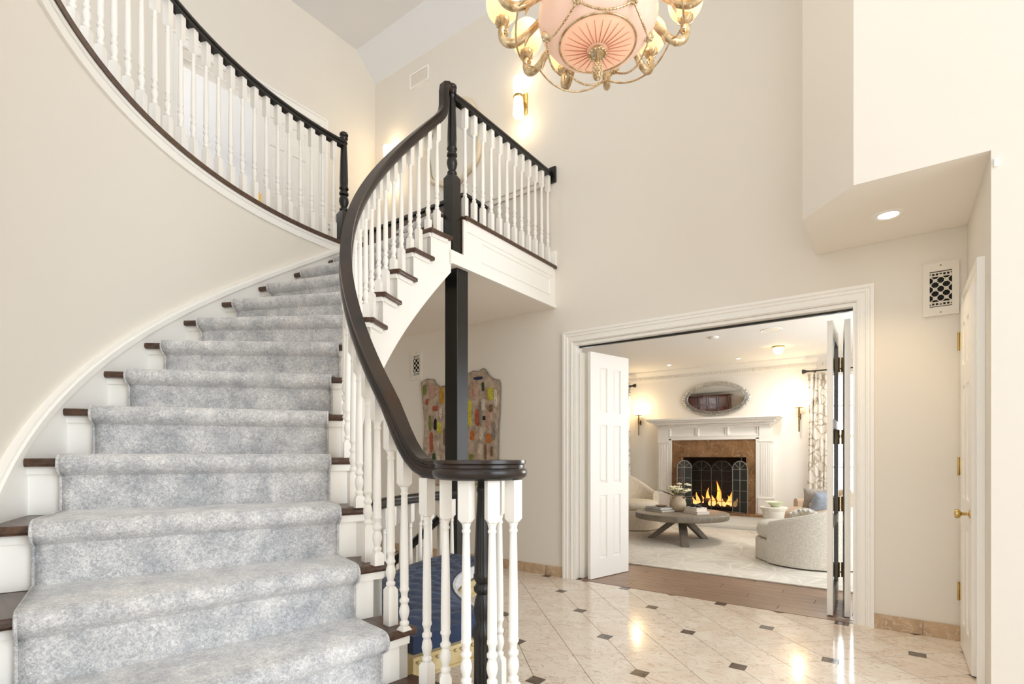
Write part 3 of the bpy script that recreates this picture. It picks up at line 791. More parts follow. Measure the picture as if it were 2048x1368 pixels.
# gooseneck at the landing newel
zg = zrail(-3.4)
goose = [(P3(RR, -4.3, zg + .03), rad(-4)), (P3(RR + .004, -5.2, zg + .065), rad(-5)), (P3(RR + .008, -5.7, zg + .12), rad(-5.5)), (P3(RR + .01, -5.8, zg + .18), rad(-5.5)), (P3(RR + .012, -5.85, zg + .225), rad(-5.5)),
         (P3(RR + .015, -6.2, 3.872), rad(-6)), (P3(RR + .018, -7.2, 3.884), rad(-7)), (P3(RR + .025, -8.6, 3.878), rad(-8))]
def nrm_side(pts):
    out = []
    for i in range(len(pts)):
        a = pts[max(0, i - 1)]; b = pts[min(len(pts) - 1, i + 1)]; t = norm(sub(b, a)); out.append(norm((-t[1], t[0], 0)))
    return out
pts = [v for v in vol] + [s[0] for s in stairpts] + [g[0] for g in goose]
sds = nrm_side(vol) + [s[1] for s in stairpts] + [g[1] for g in goose]
# the spiral's side vectors must agree with the radial ones of the climb
if dot(sds[len(vol) - 1], sds[len(vol)]) < 0: sds = [mul(s, -1) for s in sds[:len(vol)]] + sds[len(vol):]
obj('handrail', B().sweep(pts, sds, HP), RAIL, rl)
obj('volute_cap', B().lathe([(.0, -.031), (.05, -.031), (.052, -.02), (.046, -.016), (.046, -.007), (.054, 0), (.055, .01), (.05, .022), (.03, .03), (0, .031)], 24, (NV[0], NV[1], 1.108)), RAIL, rl)
b = B().lathe([(.024, 0), (.0245, .36), (.024, .375), (.027, .385), (.029, .40), (.026, .415), (.019, .43), (.022, .455), (.0245, .48), (.021, .51), (.016, .525), (.024, .535), (.025, .548), (.0175, .56), (.022, .57), (.0255, .578), (.0255, .588),
               (.023, .594), (.0232, .64), (.019, .76), (.0145, .85), (.017, .86), (.017, .868), (.0145, .876), (.0145, .90)], 18, (NV[0], NV[1], .18))
b.v = [(NV[0] + (x - NV[0]) * 1.15, NV[1] + (y - NV[1]) * 1.15, z) for x, y, z in b.v]
obj('newel', b, BLACKW, rl)
ang = [91.2, 88.2] + []
for k in range(13, 1, -1): pass
for k in range(3, 15):
    for f in ((.0, .46) if k <= 5 else (.14, .62)):
        a = phk(k) - f * DP
        if a < -3.2: continue
        baluster(rl, P(RR, a), zt(k), zrail(a) - .03, R_(a))
for a in (89.3, ): baluster(rl, P(RR, a), zt(2), zrail(a) - .03, R_(a))
for x, y in ((1.352, -3.04), (1.459, -3.062), (1.528, -3.022), (1.566, -2.965), (1.408, -2.832)):
    baluster(rl, (x, y), .18, 1.078, atan2(y - NV[1], x - NV[0]))

# landing newels
def landing_newel(parent, x, y, zlo):
    b = square_post(B(), x, y, .045, zlo, 3.25, .03); newel_turned(b, x, y, 3.245, 3.93)
    return obj('newel', b, BLACKW, parent)
bal = thing('balcony_railing', 'straight railing of white balusters under a black rail along the upstairs landing edge', 'railing', (FX - .04, -.7, LV))
NX, NY = -.16, -1.372
landing_newel(bal, NX, NY, 2.63)
obj('handrail', B().sweep([(NX + .01, NY, 3.83), (-.14, -1.2, 3.83), (-.14, -.02, 3.83)], [(1, 0, 0)] * 3, HP), BLACKW, bal)
obj('rosette', B().box(-.2, -.08, -.03, -.0005, 3.75, 3.9), BLACKW, bal, bevel=.006)
for i in range(12): baluster(bal, (-.14, -1.249 + .1076 * i), LV, 3.8, 0, tl=.52, bl=.15)
gal = thing('gallery_railing', 'curved railing of white balusters under a black rail above the stair wall', 'railing', P3(RO + .05, 30, LV))
GX, GY = -1.31, -1.49
landing_newel(gal, GX, GY, LV - .02)
RG = 2.57
gp = [(GX, GY + .0, 3.83)] + [P3(RG, a, 3.83) for a in [-1 + 1.5 * i for i in range(0, 50)]]
obj('handrail', B().sweep(gp, [rad(-3)] + [rad(-1 + 1.5 * i) for i in range(50)], HP), BLACKW, gal)
for i in range(31):
    a = -.25 + 2.355 * i
    baluster(gal, P(RG, a), LV, 3.8, R_(a), tl=.52, bl=.15)

# support post under the landing corner
tag(obj('support_post', B().box(-.245, -.12, -1.36, -1.235, 0, 2.556), BLACKW, bevel=.004), 'square black post holding up the landing corner beside the stairs', 'post')

# railing round the stairs going down, in the shade beneath
low_r = thing('lower_railing', 'black railed white balusters half hidden behind the blue bench', 'railing', P3(1.38, 14, 0))
LP = [P3(1.37, a, .865) for a in range(-10, 46, 3)]
obj('handrail', B().sweep(LP, [rad(a) for a in range(-10, 46, 3)], HP), BLACKW, low_r)
for i in range(12): baluster(low_r, P(1.37, -7 + 4.4 * i), 0, .835, R_(-7 + 4.4 * i), tl=.52, bl=.13)
desc = [(-.46, -1.10, .70), (-.62, -1.30, .46), (-.80, -1.52, .20)]
dr = thing('descending_railing', 'short black sloping rail going down behind the white balusters under the landing', 'railing', (-.6, -1.3, 0))
obj('handrail', B().sweep(desc, nrm_side(desc), HP), BLACKW, dr)
for (x, y, z) in ((-.5, -1.15, .62), (-.62, -1.3, .43), (-.72, -1.42, .28)):
    obj('baluster', B().box(x - .016, x + .016, y - .016, y + .016, 0, z), WHITEB, dr)
# ================================================================== CURVED BENCH
bn = thing('curved_bench', 'curved bench with tufted navy velvet seat and gilded frame inside the stair curve', 'bench', P3(1.1, 35, 0))
BA0, BA1, BR0, BR1 = -3.5, 79.5, .88, 1.29
def benchtop(u, v):
    a = BA0 + (BA1 - BA0) * u; r = BR0 + (BR1 - BR0) * v
    e = min(v, 1 - v, u * 4, (1 - u) * 4); z = .455 + .022 * min(1, e * 5)
    cu, cv = u * 12, v * 3
    t = abs(sin(pi * (cu + cv) / 1.)) * abs(sin(pi * (cu - cv) / 1.))
    return P3(r, a, z + .014 * (sqrt(t) - .6) * min(1, e * 6))
b = B().grid(benchtop, 96, 24, flip=True)
ringwall(b, BR0, BR1, BA0, BA1, .385, .456, 40)
obj('cushion', b, BLUEV, bn)
tb = B()
for u in [i / 12 for i in range(1, 12)]:
    for v in ((1 / 3., 2 / 3.) if True else ()):
        p = benchtop(u, v); tb.sphere(p, .008, 6, 4)
obj('tuft_buttons', tb, BLUEV, bn)
obj('sheen_band', ringwall(B(), BR0 - .014, BR0 + .001, BA0 + 6, BA1 - 10, .395, .462, 40), SHEENV, bn)  # added pale strip: painted highlight on the velvet cushion's inner side
obj('rail', ringwall(B(), BR0 - .03, BR1 + .012, BA0 - .8, BA1 + .8, .30, .385, 40), GILTW, bn)
b = ringwall(B(), BR0 - .04, BR1 + .02, BA0 - 1.3, BA1 + 1.3, .372, .3865, 40)
ringwall(b, BR0 - .038, BR1 + .018, BA0 - 1.2, BA1 + 1.2, .298, .308, 40)
obj('rail_moulding', b, GILTW, bn)
bd = B()
for i in range(14):
    r = BR0 + .01 + (BR1 - BR0 - .02) * i / 13
    bd.sphere(P3(r, BA1 + 1.0, .362), .0075, 6, 4)
for i in range(70):
    bd.sphere(P3(BR0 - .03, BA0 + (BA1 - BA0) * i / 69, .362), .0075, 6, 4)
o = obj('beading', bd, GILTW, bn); o['kind'] = 'stuff'
for a in (BA0 + 2, 16, 46, BA1 - 3):
    for r in (BR0 + .03, BR1 - .03):
        x, y = P(r, a)
        obj('leg', B().lathe([(.012, 0), (.016, .01), (.012, .03), (.02, .2), (.026, .26), (.022, .275), (.028, .3)], 10, (x, y, 0)), GILTW, bn)

# ================================================================== WALL GRILLES
def grille(name, label, cx, z0, z1, w):
    t = thing(name, label, 'vent', (cx, -.006, (z0 + z1) / 2))
    h = z1 - z0
    obj('backing', B().box(cx - w / 2 + .02, cx + w / 2 - .02, -.004, -.0008, z0 + .05, z1 - .05), BLACK, t)
    b = B(); m = .034
    b.box(cx - w / 2, cx - w / 2 + m, -.014, -.0008, z0, z1).box(cx + w / 2 - m, cx + w / 2, -.014, -.0008, z0, z1)
    b.box(cx - w / 2 + m, cx + w / 2 - m, -.014, -.0008, z0, z0 + .055).box(cx - w / 2 + m, cx + w / 2 - m, -.014, -.0008, z1 - .055, z1)
    obj('frame', b, GRILLE, t)
    L = B(); iw, ih = w - 2 * m, h - .11; x0, zz = cx - iw / 2, z0 + .055
    def bar(pa, pb, r=.003): L.tube([(pa[0], -.009, pa[1]), (pb[0], -.009, pb[1])], r, 4)
    def ring(c, r): L.tube([(c[0] + r * cos(q * pi / 6), -.009, c[1] + r * sin(q * pi / 6)) for q in range(12)], .0026, 4, closed=True)
    for zb in (.13, .87): bar((x0, zz + ih * zb), (x0 + iw, zz + ih * zb), .0045)
    for zb in (.04, .96): bar((x0, zz + ih * zb), (x0 + iw, zz + ih * zb), .004)
    for s in (0, 1):
        for q in range(6):
            xx = x0 + iw * (q + .5) / 6
            za = zz + ih * (.04 if s == 0 else .87); bar((xx, za), (xx, za + ih * .09), .0032)
    nx, nz = 2, 3; cw, ch = iw / nx, ih * .74 / nz
    for i in range(nx + 1):
        for j in range(nz + 1): ring((x0 + cw * i, zz + ih * .13 + ch * j), min(cw, ch) * .14)
    for i in range(nx):
        for j in range(nz):
            ax, az = x0 + cw * i, zz + ih * .13 + ch * j; c = (ax + cw / 2, az + ch / 2)
            bar((ax, az), (ax + cw, az + ch), .0028); bar((ax + cw, az), (ax, az + ch), .0028)
            ring(c, min(cw, ch) * .17)
    o = obj('lattice', L, GRILLE, t)
    for zc in (z0 + .02, z1 - .02): obj('screw', B().sphere((cx, -.014, zc), .004, 8, 5), ABRASS, t)
    return t
grille('wall_grille', 'ornate cream metal air grille high on the wall by the closet door', 2.75, 2.036, 2.372, .178)
grille('wall_grille', 'ornate cream metal air grille on the wall under the landing', -1.98, 2.03, 2.366, .178)
t = thing('return_vent', 'plain rectangular return air vent high on the upstairs back wall', 'vent', (-1.936, -.006, 5.54))
b = B()
rframe(b, lambda x, d, z: (x, -d, z), -2.09, -1.782, 5.452, 5.622, [(0, .0006), (0, .014), (.018, .012), (.018, .0006)])
obj('frame', b, WHITE, t)
for i in range(8):
    z = 5.478 + i * .0155
    obj('slat', B().add([(-2.072, -.003, z), (-1.8, -.003, z), (-1.8, -.011, z + .010), (-2.072, -.011, z + .010), (-2.072, -.002, z + .002), (-1.8, -.002, z + .002), (-1.8, -.010, z + .012), (-2.072, -.010, z + .012)],
        [(0, 1, 2, 3), (7, 6, 5, 4), (0, 4, 5, 1), (3, 2, 6, 7), (0, 3, 7, 4), (1, 5, 6, 2)]), PAINT, t)

# recessed downlight in the soffit
t = thing('recessed_light', 'lit recessed downlight in the boxed soffit at the right', 'light', (2.485, -.455, 2.575))
obj('trim_ring', B().lathe([(.05, 0), (.062, -.004), (.085, -.003), (.088, 0)], 28, (2.485, -.455, 2.5745)), WHITE, t)
obj('lens', B().lathe([(.0, -.001), (.05, -.002)], 24, (2.485, -.455, 2.575), cap=False), LAMPW, t)
sp = bpy.data.lights.new('downlight', 'SPOT'); sp.energy = 22; sp.color = (1, .76, .46); sp.spot_size = R_(95); sp.spot_blend = .8; sp.shadow_soft_size = .05
so = bpy.data.objects.new('downlight', sp); so.location = (2.485, -.455, 2.56); COL.objects.link(so)
tag(obj('alarm_contact', B().box(2.885, 2.902, -.995, -.9855, 2.49, 2.53), WHITE, bevel=.003), 'small white contact sensor on the wall corner by the soffit', 'sensor')

# ================================================================== UPSTAIRS WALL ITEMS
def up_sconce(x, label):
    t = thing('wall_sconce', label, 'sconce', (x, -.002, 4.63), 0, None)
    obj('backplate', B().box(x - .03, x + .03, -.012, -.0008, 4.53, 4.74), BRASS, t, bevel=.004)
    obj('arm', B().tube([(x, -.012, 4.645), (x, -.1, 4.645)], .009, 8), BRASS, t)
    obj('collar', B().lathe([(.047, -.012), (.05, -.008), (.05, .008), (.047, .012)], 24, (x, -.115, 4.645)), BRASS, t)
    for s in (1, -1):
        obj('glass_shade', B().lathe([(.0, s * .004), (.043, s * .004), (.047, s * .05), (.053, s * .13), (.054, s * .17), (.045, s * .19), (0, s * .196)], 24, (x, -.115, 4.645), cap=False), FROST, t)
    l = bpy.data.lights.new('sconce_bulb', 'POINT'); l.energy = 1.3; l.color = (1, .76, .45); l.shadow_soft_size = .05
    for dz in (.25, -.25):
        o = bpy.data.objects.new('sconce_bulb', l); COL.objects.link(o); o.location = (x, -.13, 4.645 + dz)
    return t
up_sconce(-.445, 'brass wall sconce with two lit white glass shades above the landing railing')
up_sconce(-2.36, 'lit brass wall sconce partly hidden behind the handrail by the corner')
# wavy round mirror
t = thing('round_mirror', 'round mirror in a wavy cream frame on the upstairs back wall', 'mirror', (-1.39, -.02, 4.55))
cxm, czm, rm = -1.39, 4.56, .41
ringp = [(cxm + (rm + .018 * sin(7 * q)) * cos(q), -.03, czm + (rm * 1.08 + .018 * sin(7 * q)) * sin(q)) for q in [2 * pi * i / 84 for i in range(84)]]
obj('frame', B().tube(ringp, .028, 8, closed=True), CREAMF, t)
mv = [(cxm, -.024, czm)] + [(cxm + (rm - .01) * cos(2 * pi * i / 48), -.02, czm + (rm - .01) * 1.08 * sin(2 * pi * i / 48)) for i in range(48)]
obj('glass', B().add(mv, [(0, 1 + (i + 1) % 48, 1 + i) for i in range(48)], True), MIRROR, t)
# dark chest
t = thing('console_chest', 'black lacquered chest with carved brown feet under the round mirror upstairs', 'chest', (-1.6, -.2, LV))
obj('body', B().box(-2.42, -.93, -.36, -.02, LV + .22, 3.72), BLACKW, t, bevel=.01)
obj('top', B().box(-2.45, -.91, -.38, -.012, 3.72, 3.757), BLACKW, t, bevel=.008)
for x in (-2.36, -1.9, -1.45, -.99):
    obj('leg', B().lathe([(.03, 0), (.04, .03), (.025, .06), (.045, .13), (.03, .18), (.05, .22)], 12, (x, -.19, LV)), BROWNC, t)
for i, x in enumerate((-2.4, -1.91, -1.42)):
    d = obj('drawer', B().box(x + .01, x + .47, -.378, -.358, 3.3, 3.68), BROWNC, t, bevel=.006)
    obj('knob', B().sphere((x + .24, -.385, 3.5), .014, 10, 6), BRASS, d)

# ================================================================== TAPESTRY
tp = [(-1.89, 1.985), (-1.80, 2.02), (-1.69, 2.0), (-1.66, 1.955), (-1.60, 1.915), (-1.47, 1.92), (-1.36, 1.935), (-1.24, 1.95), (-1.19, 2.02), (-1.10, 2.045), (-1.03, 2.03), (-.97, 2.06), (-.94, 2.045), (-.90, 1.985), (-.84, 1.94), (-.76, 1.92), (-.745, 1.87),
      (-.752, 1.6), (-.77, 1.4), (-.775, 1.1), (-.79, .86), (-1.2, .84), (-1.6, .82), (-1.86, .84), (-1.85, 1.2), (-1.83, 1.5), (-1.86, 1.75)]
tap = thing('wall_tapestry', 'ragged taupe wool wall hanging with bright scattered colour patches under the landing', 'tapestry', (-1.32, -.01, 1.4))
def slabxz(b, poly, y0, y1):
    n = len(poly); vs = [(x, y0, z) for x, z in poly] + [(x, y1, z) for x, z in poly]
    b.add(vs, [tuple(range(n)), tuple(range(n, 2 * n))[::-1]] + [(i, n + i, n + (i + 1) % n, (i + 1) % n) for i in range(n)]); return b
obj('backing', slabxz(B(), tp[::-1], -.022, -.001), TAPM, tap)
TCOL = {'yellow': (216, 208, 70), 'gold': (206, 158, 60), 'orange': (204, 122, 62), 'rust': (186, 96, 66), 'navy': (52, 60, 84), 'black': (28, 26, 26), 'cream': (226, 214, 196), 'green': (62, 84, 48), 'olive': (126, 136, 62), 'pink': (204, 164, 144), 'grey': (150, 142, 132), 'brown': (136, 104, 80)}
TM = {k: mat(k + ' wool', rgb(*v), .95, col2=rgb(*[int(c * .82) for c in v]), nscale=40, bump=.6, bscale=120) for k, v in TCOL.items()}
# px-space list of the patches seen in the photo converted to the wall plane: (x, z, w, h, colour)
PT = [(-1.83, 1.90, .05, .12, 'olive'), (-1.70, 1.88, .14, .16, 'pink'), (-1.56, 1.82, .07, .22, 'gold'), (-1.40, 1.70, .05, .12, 'cream'), (-1.40, 1.46, .06, .2, 'navy'), (-1.37, 1.22, .035, .2, 'black'), (-1.35, 1.10, .06, .08, 'black'),
      (-1.60, 1.46, .06, .14, 'yellow'), (-1.66, 1.50, .04, .14, 'black'), (-1.58, 1.62, .04, .12, 'cream'), (-1.66, 1.68, .08, .06, 'rust'), (-1.79, 1.76, .04, .08, 'rust'), (-1.74, 1.52, .03, .2, 'olive'), (-1.52, .98, .08, .2, 'orange'), (-1.45, 1.15, .05, .22, 'cream'), (-1.72, 1.3, .05, .25, 'rust'), (-1.68, 1.13, .05, .1, 'green'),
      (-1.03, 1.965, .12, .035, 'navy'), (-.965, 1.87, .035, .1, 'green'), (-.865, 1.79, .07, .15, 'yellow'), (-.96, 1.68, .055, .13, 'cream'), (-1.155, 1.6, .05, .32, 'yellow'), (-1.04, 1.55, .06, .19, 'rust'), (-.895, 1.52, .06, .2, 'pink'), (-.95, 1.54, .03, .05, 'black'), (-1.11, 1.36, .06, .11, 'orange'),
      (-.89, 1.33, .08, .1, 'orange'), (-.985, 1.37, .05, .12, 'cream'), (-1.0, 1.22, .06, .12, 'cream'), (-1.13, 1.1, .06, .14, 'olive'), (-1.06, .99, .02, .12, 'black'), (-.98, 1.02, .018, .1, 'black'), (-.92, 1.02, .05, .08, 'gold'), (-.88, .93, .09, .12, 'cream'), (-.89, .89, .05, .08, 'black'), (-1.09, .86 + .02, .05, .16, 'yellow'), (-.98, .94, .04, .07, 'cream'), (-.86, 1.64, .05, .08, 'brown'), (-.8, 1.74, .04, .2, 'cream'), (-.82, 1.40, .05, .2, 'grey'), (-1.08, 1.83, .04, .2, 'pink'), (-1.0, 1.6, .03, .3, 'grey'), (-.93, 1.18, .03, .18, 'brown'),
      (-1.25, 1.3, .05, .3, 'brown'), (-1.27, 1.7, .06, .2, 'orange'), (-1.5, 1.35, .06, .2, 'brown')]
_r = random.Random(21)
for _ in range(70):
    x, z = _r.choice([_r.uniform(-1.8, -1.42), _r.uniform(-1.14, -.8)]), _r.uniform(.95, 1.88)
    if all(abs(x - q[0]) > (q[2] + .04) / 2 or abs(z - q[1]) > (q[3] + .08) / 2 for q in PT): PT.append((x, z, _r.uniform(.02, .045), _r.uniform(.05, .11), _r.choice(['cream', 'grey', 'brown', 'pink', 'cream', 'rust', 'grey', 'black', 'gold'])))
for x, z, w, h, c in PT:
    rnd = random.Random(int(x * 1000 + z * 77)); n = 10
    poly = []
    for i in range(n):
        q = 2 * pi * i / n; cx_, sx_ = cos(q), sin(q); m_ = max(abs(cx_), abs(sx_))
        poly.append((x + w / 2 * cx_ / m_ * rnd.uniform(.75, 1.05), z + h / 2 * sx_ / m_ * rnd.uniform(.8, 1.05)))
    obj('patch', slabxz(B(), poly[::-1], -.030, -.020), TM[c], tap)
fr = B()
for i in range(len(tp)):
    a_, b_ = tp[i], tp[(i + 1) % len(tp)]
    fr.tube([(a_[0], -.012, a_[1]), (b_[0], -.012, b_[1])], .011, 6)
obj('fringe', fr, TM['grey'], tap)

# ================================================================== CHANDELIER
HX, HY = 1.458, -2.187
ch = thing('chandelier', 'gilt bronze chandelier with pink alabaster bowl and amber glass globes', 'chandelier', (HX, HY, 2.82))
FARV = (-.590, .807); RTV = (.807, .590)
def cp(rho, th, z):
    t = R_(th); dx = cos(t) * FARV[0] + sin(t) * RTV[0]; dy = cos(t) * FARV[1] + sin(t) * RTV[1]
    return (HX + rho * dx, HY + rho * dy, z)
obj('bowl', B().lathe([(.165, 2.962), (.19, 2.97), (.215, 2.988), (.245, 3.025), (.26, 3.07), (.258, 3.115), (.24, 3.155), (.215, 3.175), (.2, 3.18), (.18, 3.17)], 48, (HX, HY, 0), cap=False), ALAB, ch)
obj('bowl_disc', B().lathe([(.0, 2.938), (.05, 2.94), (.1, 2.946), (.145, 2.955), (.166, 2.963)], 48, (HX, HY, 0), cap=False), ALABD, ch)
obj('bowl_ring', B().tube([cp(.166, q * 7.5, 2.962) for q in range(48)], .005, 8, closed=True), GILT, ch)
for i in range(26):
    th = i * 360 / 26
    obj('rib', B().tube([cp(.045, th, 2.937), cp(.1, th, 2.943), cp(.146, th, 2.951)], [.0026, .002, .001], 5), RIBM, ch)
fin = B().lathe([(.0, 2.80), (.006, 2.805), (.017, 2.825), (.021, 2.85), (.018, 2.875), (.008, 2.89), (.008, 2.905), (.015, 2.91), (.036, 2.917), (.04, 2.925), (.034, 2.934), (.01, 2.94)], 20, (HX, HY, 0))
for j in range(6):
    for k in range(9):
        z = 2.815 + j * .011; r = .019 * sqrt(max(.05, 1 - ((z - 2.848) / .04) ** 2)); fin.sphere(cp(r + .001, k * 40 + j * 20, z), .0052, 6, 4)
for k in range(14): fin.sphere(cp(.037, k * 360 / 14, 2.918), .007, 6, 4)
obj('finial', fin, GILT, ch)
def spline(p, k=4):
    out = []
    for i in range(len(p) - 1):
        p0, p1, p2, p3 = p[max(0, i - 1)], p[i], p[i + 1], p[min(len(p) - 1, i + 2)]
        for q in range(k):
            t = q / k
            out.append(tuple(.5 * (2 * b_ + (c_ - a_) * t + (2 * a_ - 5 * b_ + 4 * c_ - d_) * t * t + (3 * b_ - a_ - 3 * c_ + d_) * t ** 3) for a_, b_, c_, d_ in zip(p0, p1, p2, p3)))
    return out + [tuple(p[-1])]
ARM = [(.2, 3.15), (.255, 3.125), (.30, 3.09), (.345, 3.06), (.385, 3.05), (.418, 3.06), (.438, 3.085), (.443, 3.115), (.436, 3.14)]
ARMS = spline([(r, z, w) for (r, z), w in zip(ARM, [.014, .0145, .0155, .0165, .018, .018, .0165, .015, .013])])
for i in range(12):
    th = 16 + 30 * i
    b = B().tube([cp(r, th, z) for r, z, w in ARMS], [w for r, z, w in ARMS], 14)
    # scroll curl and leaf on the arm
    b.tube([cp(.425 + .02 * (1 - q / 14) * cos(q * .75), th, 3.105 + .02 * (1 - q / 14) * sin(q * .75)) for q in range(14)], .0055, 6)
    b.tube([cp(.31, th, 3.078), cp(.325, th, 3.045), cp(.33, th, 3.025)], [.009, .007, .002], 6)
    for q in range(5): b.sphere(cp(.385 + .014 * q, th, 3.044 + .0035 * q * q), .0145, 10, 7)
    a_ = obj('arm', b, GILT, ch)
    cc = cp(.436, th, 0)
    cup = B().lathe([(.006, 3.135), (.02, 3.14), (.032, 3.152), (.034, 3.166), (.028, 3.178)], 14, (cc[0], cc[1], 0))
    for q in range(10):
        t_ = q * 2 * pi / 10; cup.tube([(cc[0] + .012 * cos(t_), cc[1] + .012 * sin(t_), 3.138), (cc[0] + .033 * cos(t_), cc[1] + .033 * sin(t_), 3.154), (cc[0] + .031 * cos(t_), cc[1] + .031 * sin(t_), 3.174)], .0045, 5)
    obj('cup', cup, GILT, a_)
    obj('globe', B().sphere((cc[0], cc[1], 3.243), .078, 24, 16, sz=1.06), GLOBE, a_)
MED = [30 + 60 * i for i in range(6)]
for th in MED:
    p = cp(.223, th, 2.997); b = B().sphere(p, .021, 12, 8)
    for k in range(8):
        q = k * pi / 4; b.sphere((p[0] + .018 * cos(q) * RTV[0], p[1] + .018 * cos(q) * RTV[1], p[2] + .018 * sin(q)), .008, 8, 6)
    obj('medallion', b, GILT, ch)
for i in range(6):
    a, c = MED[i], MED[i] + 60
    pts = []
    for q in range(17):
        t_ = q / 16; th = a + 60 * t_; sag = 4 * t_ * (1 - t_)
        pts.append(cp(.226 - .012 * sag, th, 2.985 - .05 * sag))
    b = B().tube(pts, .0038, 6)
    for p in pts: b.sphere(p, .0054, 6, 4)
    obj('chain', b, GILT, ch)
    c2 = []
    for q in range(13):
        t_ = q / 12; sag = 4 * t_ * (1 - t_); th = 16 + 60 * i + 30 * 2 * t_
        c2.append(cp(.36, th, 3.055 - .055 * sag))
    obj('chain', B().tube(c2, .0042, 6), GILT, ch)
obj('stem', B().lathe([(.03, 3.16), (.012, 3.2), (.012, 3.5), (.05, 3.55), (.02, 3.6), (.01, 3.7), (.01, 5.98), (.06, 6.0), (.07, 6.045)], 14, (HX, HY, 0)), GILT, ch)
cl_ = bpy.data.lights.new('chandelier_glow', 'POINT'); cl_.energy = 10; cl_.color = (1, .9, .78); cl_.shadow_soft_size = .25
co = bpy.data.objects.new('chandelier_glow', cl_); co.location = (HX, HY, 3.45); COL.objects.link(co)

# ================================================================== FIREPLACE
FC = .135
fp = thing('fireplace', 'white fluted mantelpiece round a brown marble fireplace on the far living room wall', 'fireplace', (FC, 4.45, 0))
b = B().box(-.86, 1.13, 4.30, YF, .0, .215).box(-.875, 1.145, 4.285, YF, 0, .07).box(-.868, 1.138, 4.292, YF, .07, .085)
obj('hearth_base', b, PAINT2, fp, bevel=.004)
obj('hearth_slab', B().box(-.88, 1.15, 4.28, YF, .215, .25), EMPER, fp, bevel=.004)
b = B().box(-.53, -.41, 4.5, YF, .25, 1.4).box(.645, .785, 4.5, YF, .25, 1.4).box(-.41, .645, 4.5, YF, 1.12, 1.4)
obj('marble_surround', b, EMPER, fp)
b = B().box(-.41, .645, 5.1, 5.15, .25, 1.12).box(-.46, -.41, 4.6, 5.15, .2, 1.17).box(.645, .695, 4.6, 5.15, .2, 1.17).box(-.46, .695, 4.6, 5.15, 1.12, 1.17).box(-.46, .695, 4.6, 5.15, .2, .25)
obj('firebox', b, SOOT, fp)
b = B().box(-.58, -.53, 4.47, YF, .25, 1.43).box(.785, .835, 4.47, YF, .25, 1.43).box(-.58, .835, 4.47, YF, 1.4, 1.45)
obj('inner_moulding', b, PAINT2, fp, bevel=.006)
for x0, x1 in ((-.765, -.58), (.835, 1.01)):
    q = B().box(x0, x1, 4.47, YF, .5, 1.36)
    pil = obj('pilaster', q, PAINT2, fp)
    n = 6; w = (x1 - x0 - .03) / n
    for i in range(n):
        xx = x0 + .015 + w * i; obj('flute', B().tube([(xx + w / 2, 4.47, .53), (xx + w / 2, 4.47, 1.33)], w * .36, 8), PAINT2, pil)
    obj('plinth', B().box(x0 - .015, x1 + .015, 4.45, YF, .25, .5).box(x0 - .02, x1 + .02, 4.445, YF, .48, .505), PAINT2, fp, bevel=.003)
    obj('capital', B().box(x0 - .012, x1 + .012, 4.455, YF, 1.36, 1.385).box(x0, x1, 4.462, YF, 1.385, 1.6), PAINT2, fp, bevel=.003)
b = B().box(-.58, .835, 4.5, YF, 1.45, 1.62)
obj('frieze', b, PAINT2, fp)
for i in range(3):
    x0 = -.57 + i * .468; m_ = B()
    rframe(m_, lambda x, d, z: (x, 4.5 - d, z), x0, x0 + .46, 1.452, 1.62, [(0, 0), (0, .03), (.016, .03), (.026, .012), (.034, .012), (.034, 0)])
    obj('frieze_panel', m_, PAINT2, fp)
b = B()
for z0, z1, d in ((1.6, 1.625, .15), (1.625, 1.66, .17), (1.66, 1.70, .22), (1.70, 1.725, .27), (1.725, 1.76, .31)): b.box(-.60 - d, .86 + d - .02, YF - d, YF, z0, z1)
obj('mantel_shelf', b, PAINT2, fp, bevel=.006)
b = B()
for i in range(44): b.box(-.72 + i * .0385, -.70 + i * .0385, YF - .186, YF - .16, 1.63, 1.652)
o = obj('mantel_dentils', b, PAINT2, fp); o['kind'] = 'stuff'

# fire screen: arched three-panel iron
fs_ = thing('fire_screen', 'black iron three-panel fire screen with arched tops standing on the hearth', 'fire screen', (.14, 4.38, .25))
def arch_panel(p0, p1, z0, zs, nm='panel', cols=2, double=False):
    """panel between plan points p0,p1 ; rectangle z0..zs plus a semicircular fan"""
    L = sqrt((p1[0] - p0[0]) ** 2 + (p1[1] - p0[1]) ** 2); ux, uy = (p1[0] - p0[0]) / L, (p1[1] - p0[1]) / L
    W3 = lambda s, z: (p0[0] + ux * s, p0[1] + uy * s, z)
    b = B(); r = L / 2 if not double else L / 2
    hh = r if not double else r * .62
    L_ = L
    b.tube([W3(0, z0), W3(0, zs)] + [W3(r - r * cos(pi * i / 14), zs + hh * sin(pi * i / 14)) for i in range(1, 14)] + [W3(L, zs), W3(L, z0), W3(0, z0)], .0075, 6)
    b.tube([W3(0, zs), W3(L, zs)], .005, 6)
    for i in range(1, cols): b.tube([W3(L * i / cols, z0), W3(L * i / cols, zs + (hh * .98 if cols == 2 else 0))], .005, 6)
    for j in range(1, 4): b.tube([W3(0, z0 + (zs - z0) * j / 4), W3(L, z0 + (zs - z0) * j / 4)], .004, 6)
    for q in (45, 135): b.tube([W3(r, zs), W3(r - r * cos(R_(q)), zs + hh * sin(R_(q)))], .004, 6)
    f = obj(nm, b, IRONL if L < .29 else IRON, fs_)
    pl = [(0, z0), (L, z0), (L, zs)] + [(r + r * cos(pi * i / 14), zs + hh * sin(pi * i / 14)) for i in range(1, 14)] + [(0, zs)]
    obj('mesh', B().add([W3(s, z) for s, z in pl], [tuple(range(len(pl)))]), MESHW if L < .29 else MESHM, f)
arch_panel((-.385, 4.33), (-.18, 4.42), .258, .95)
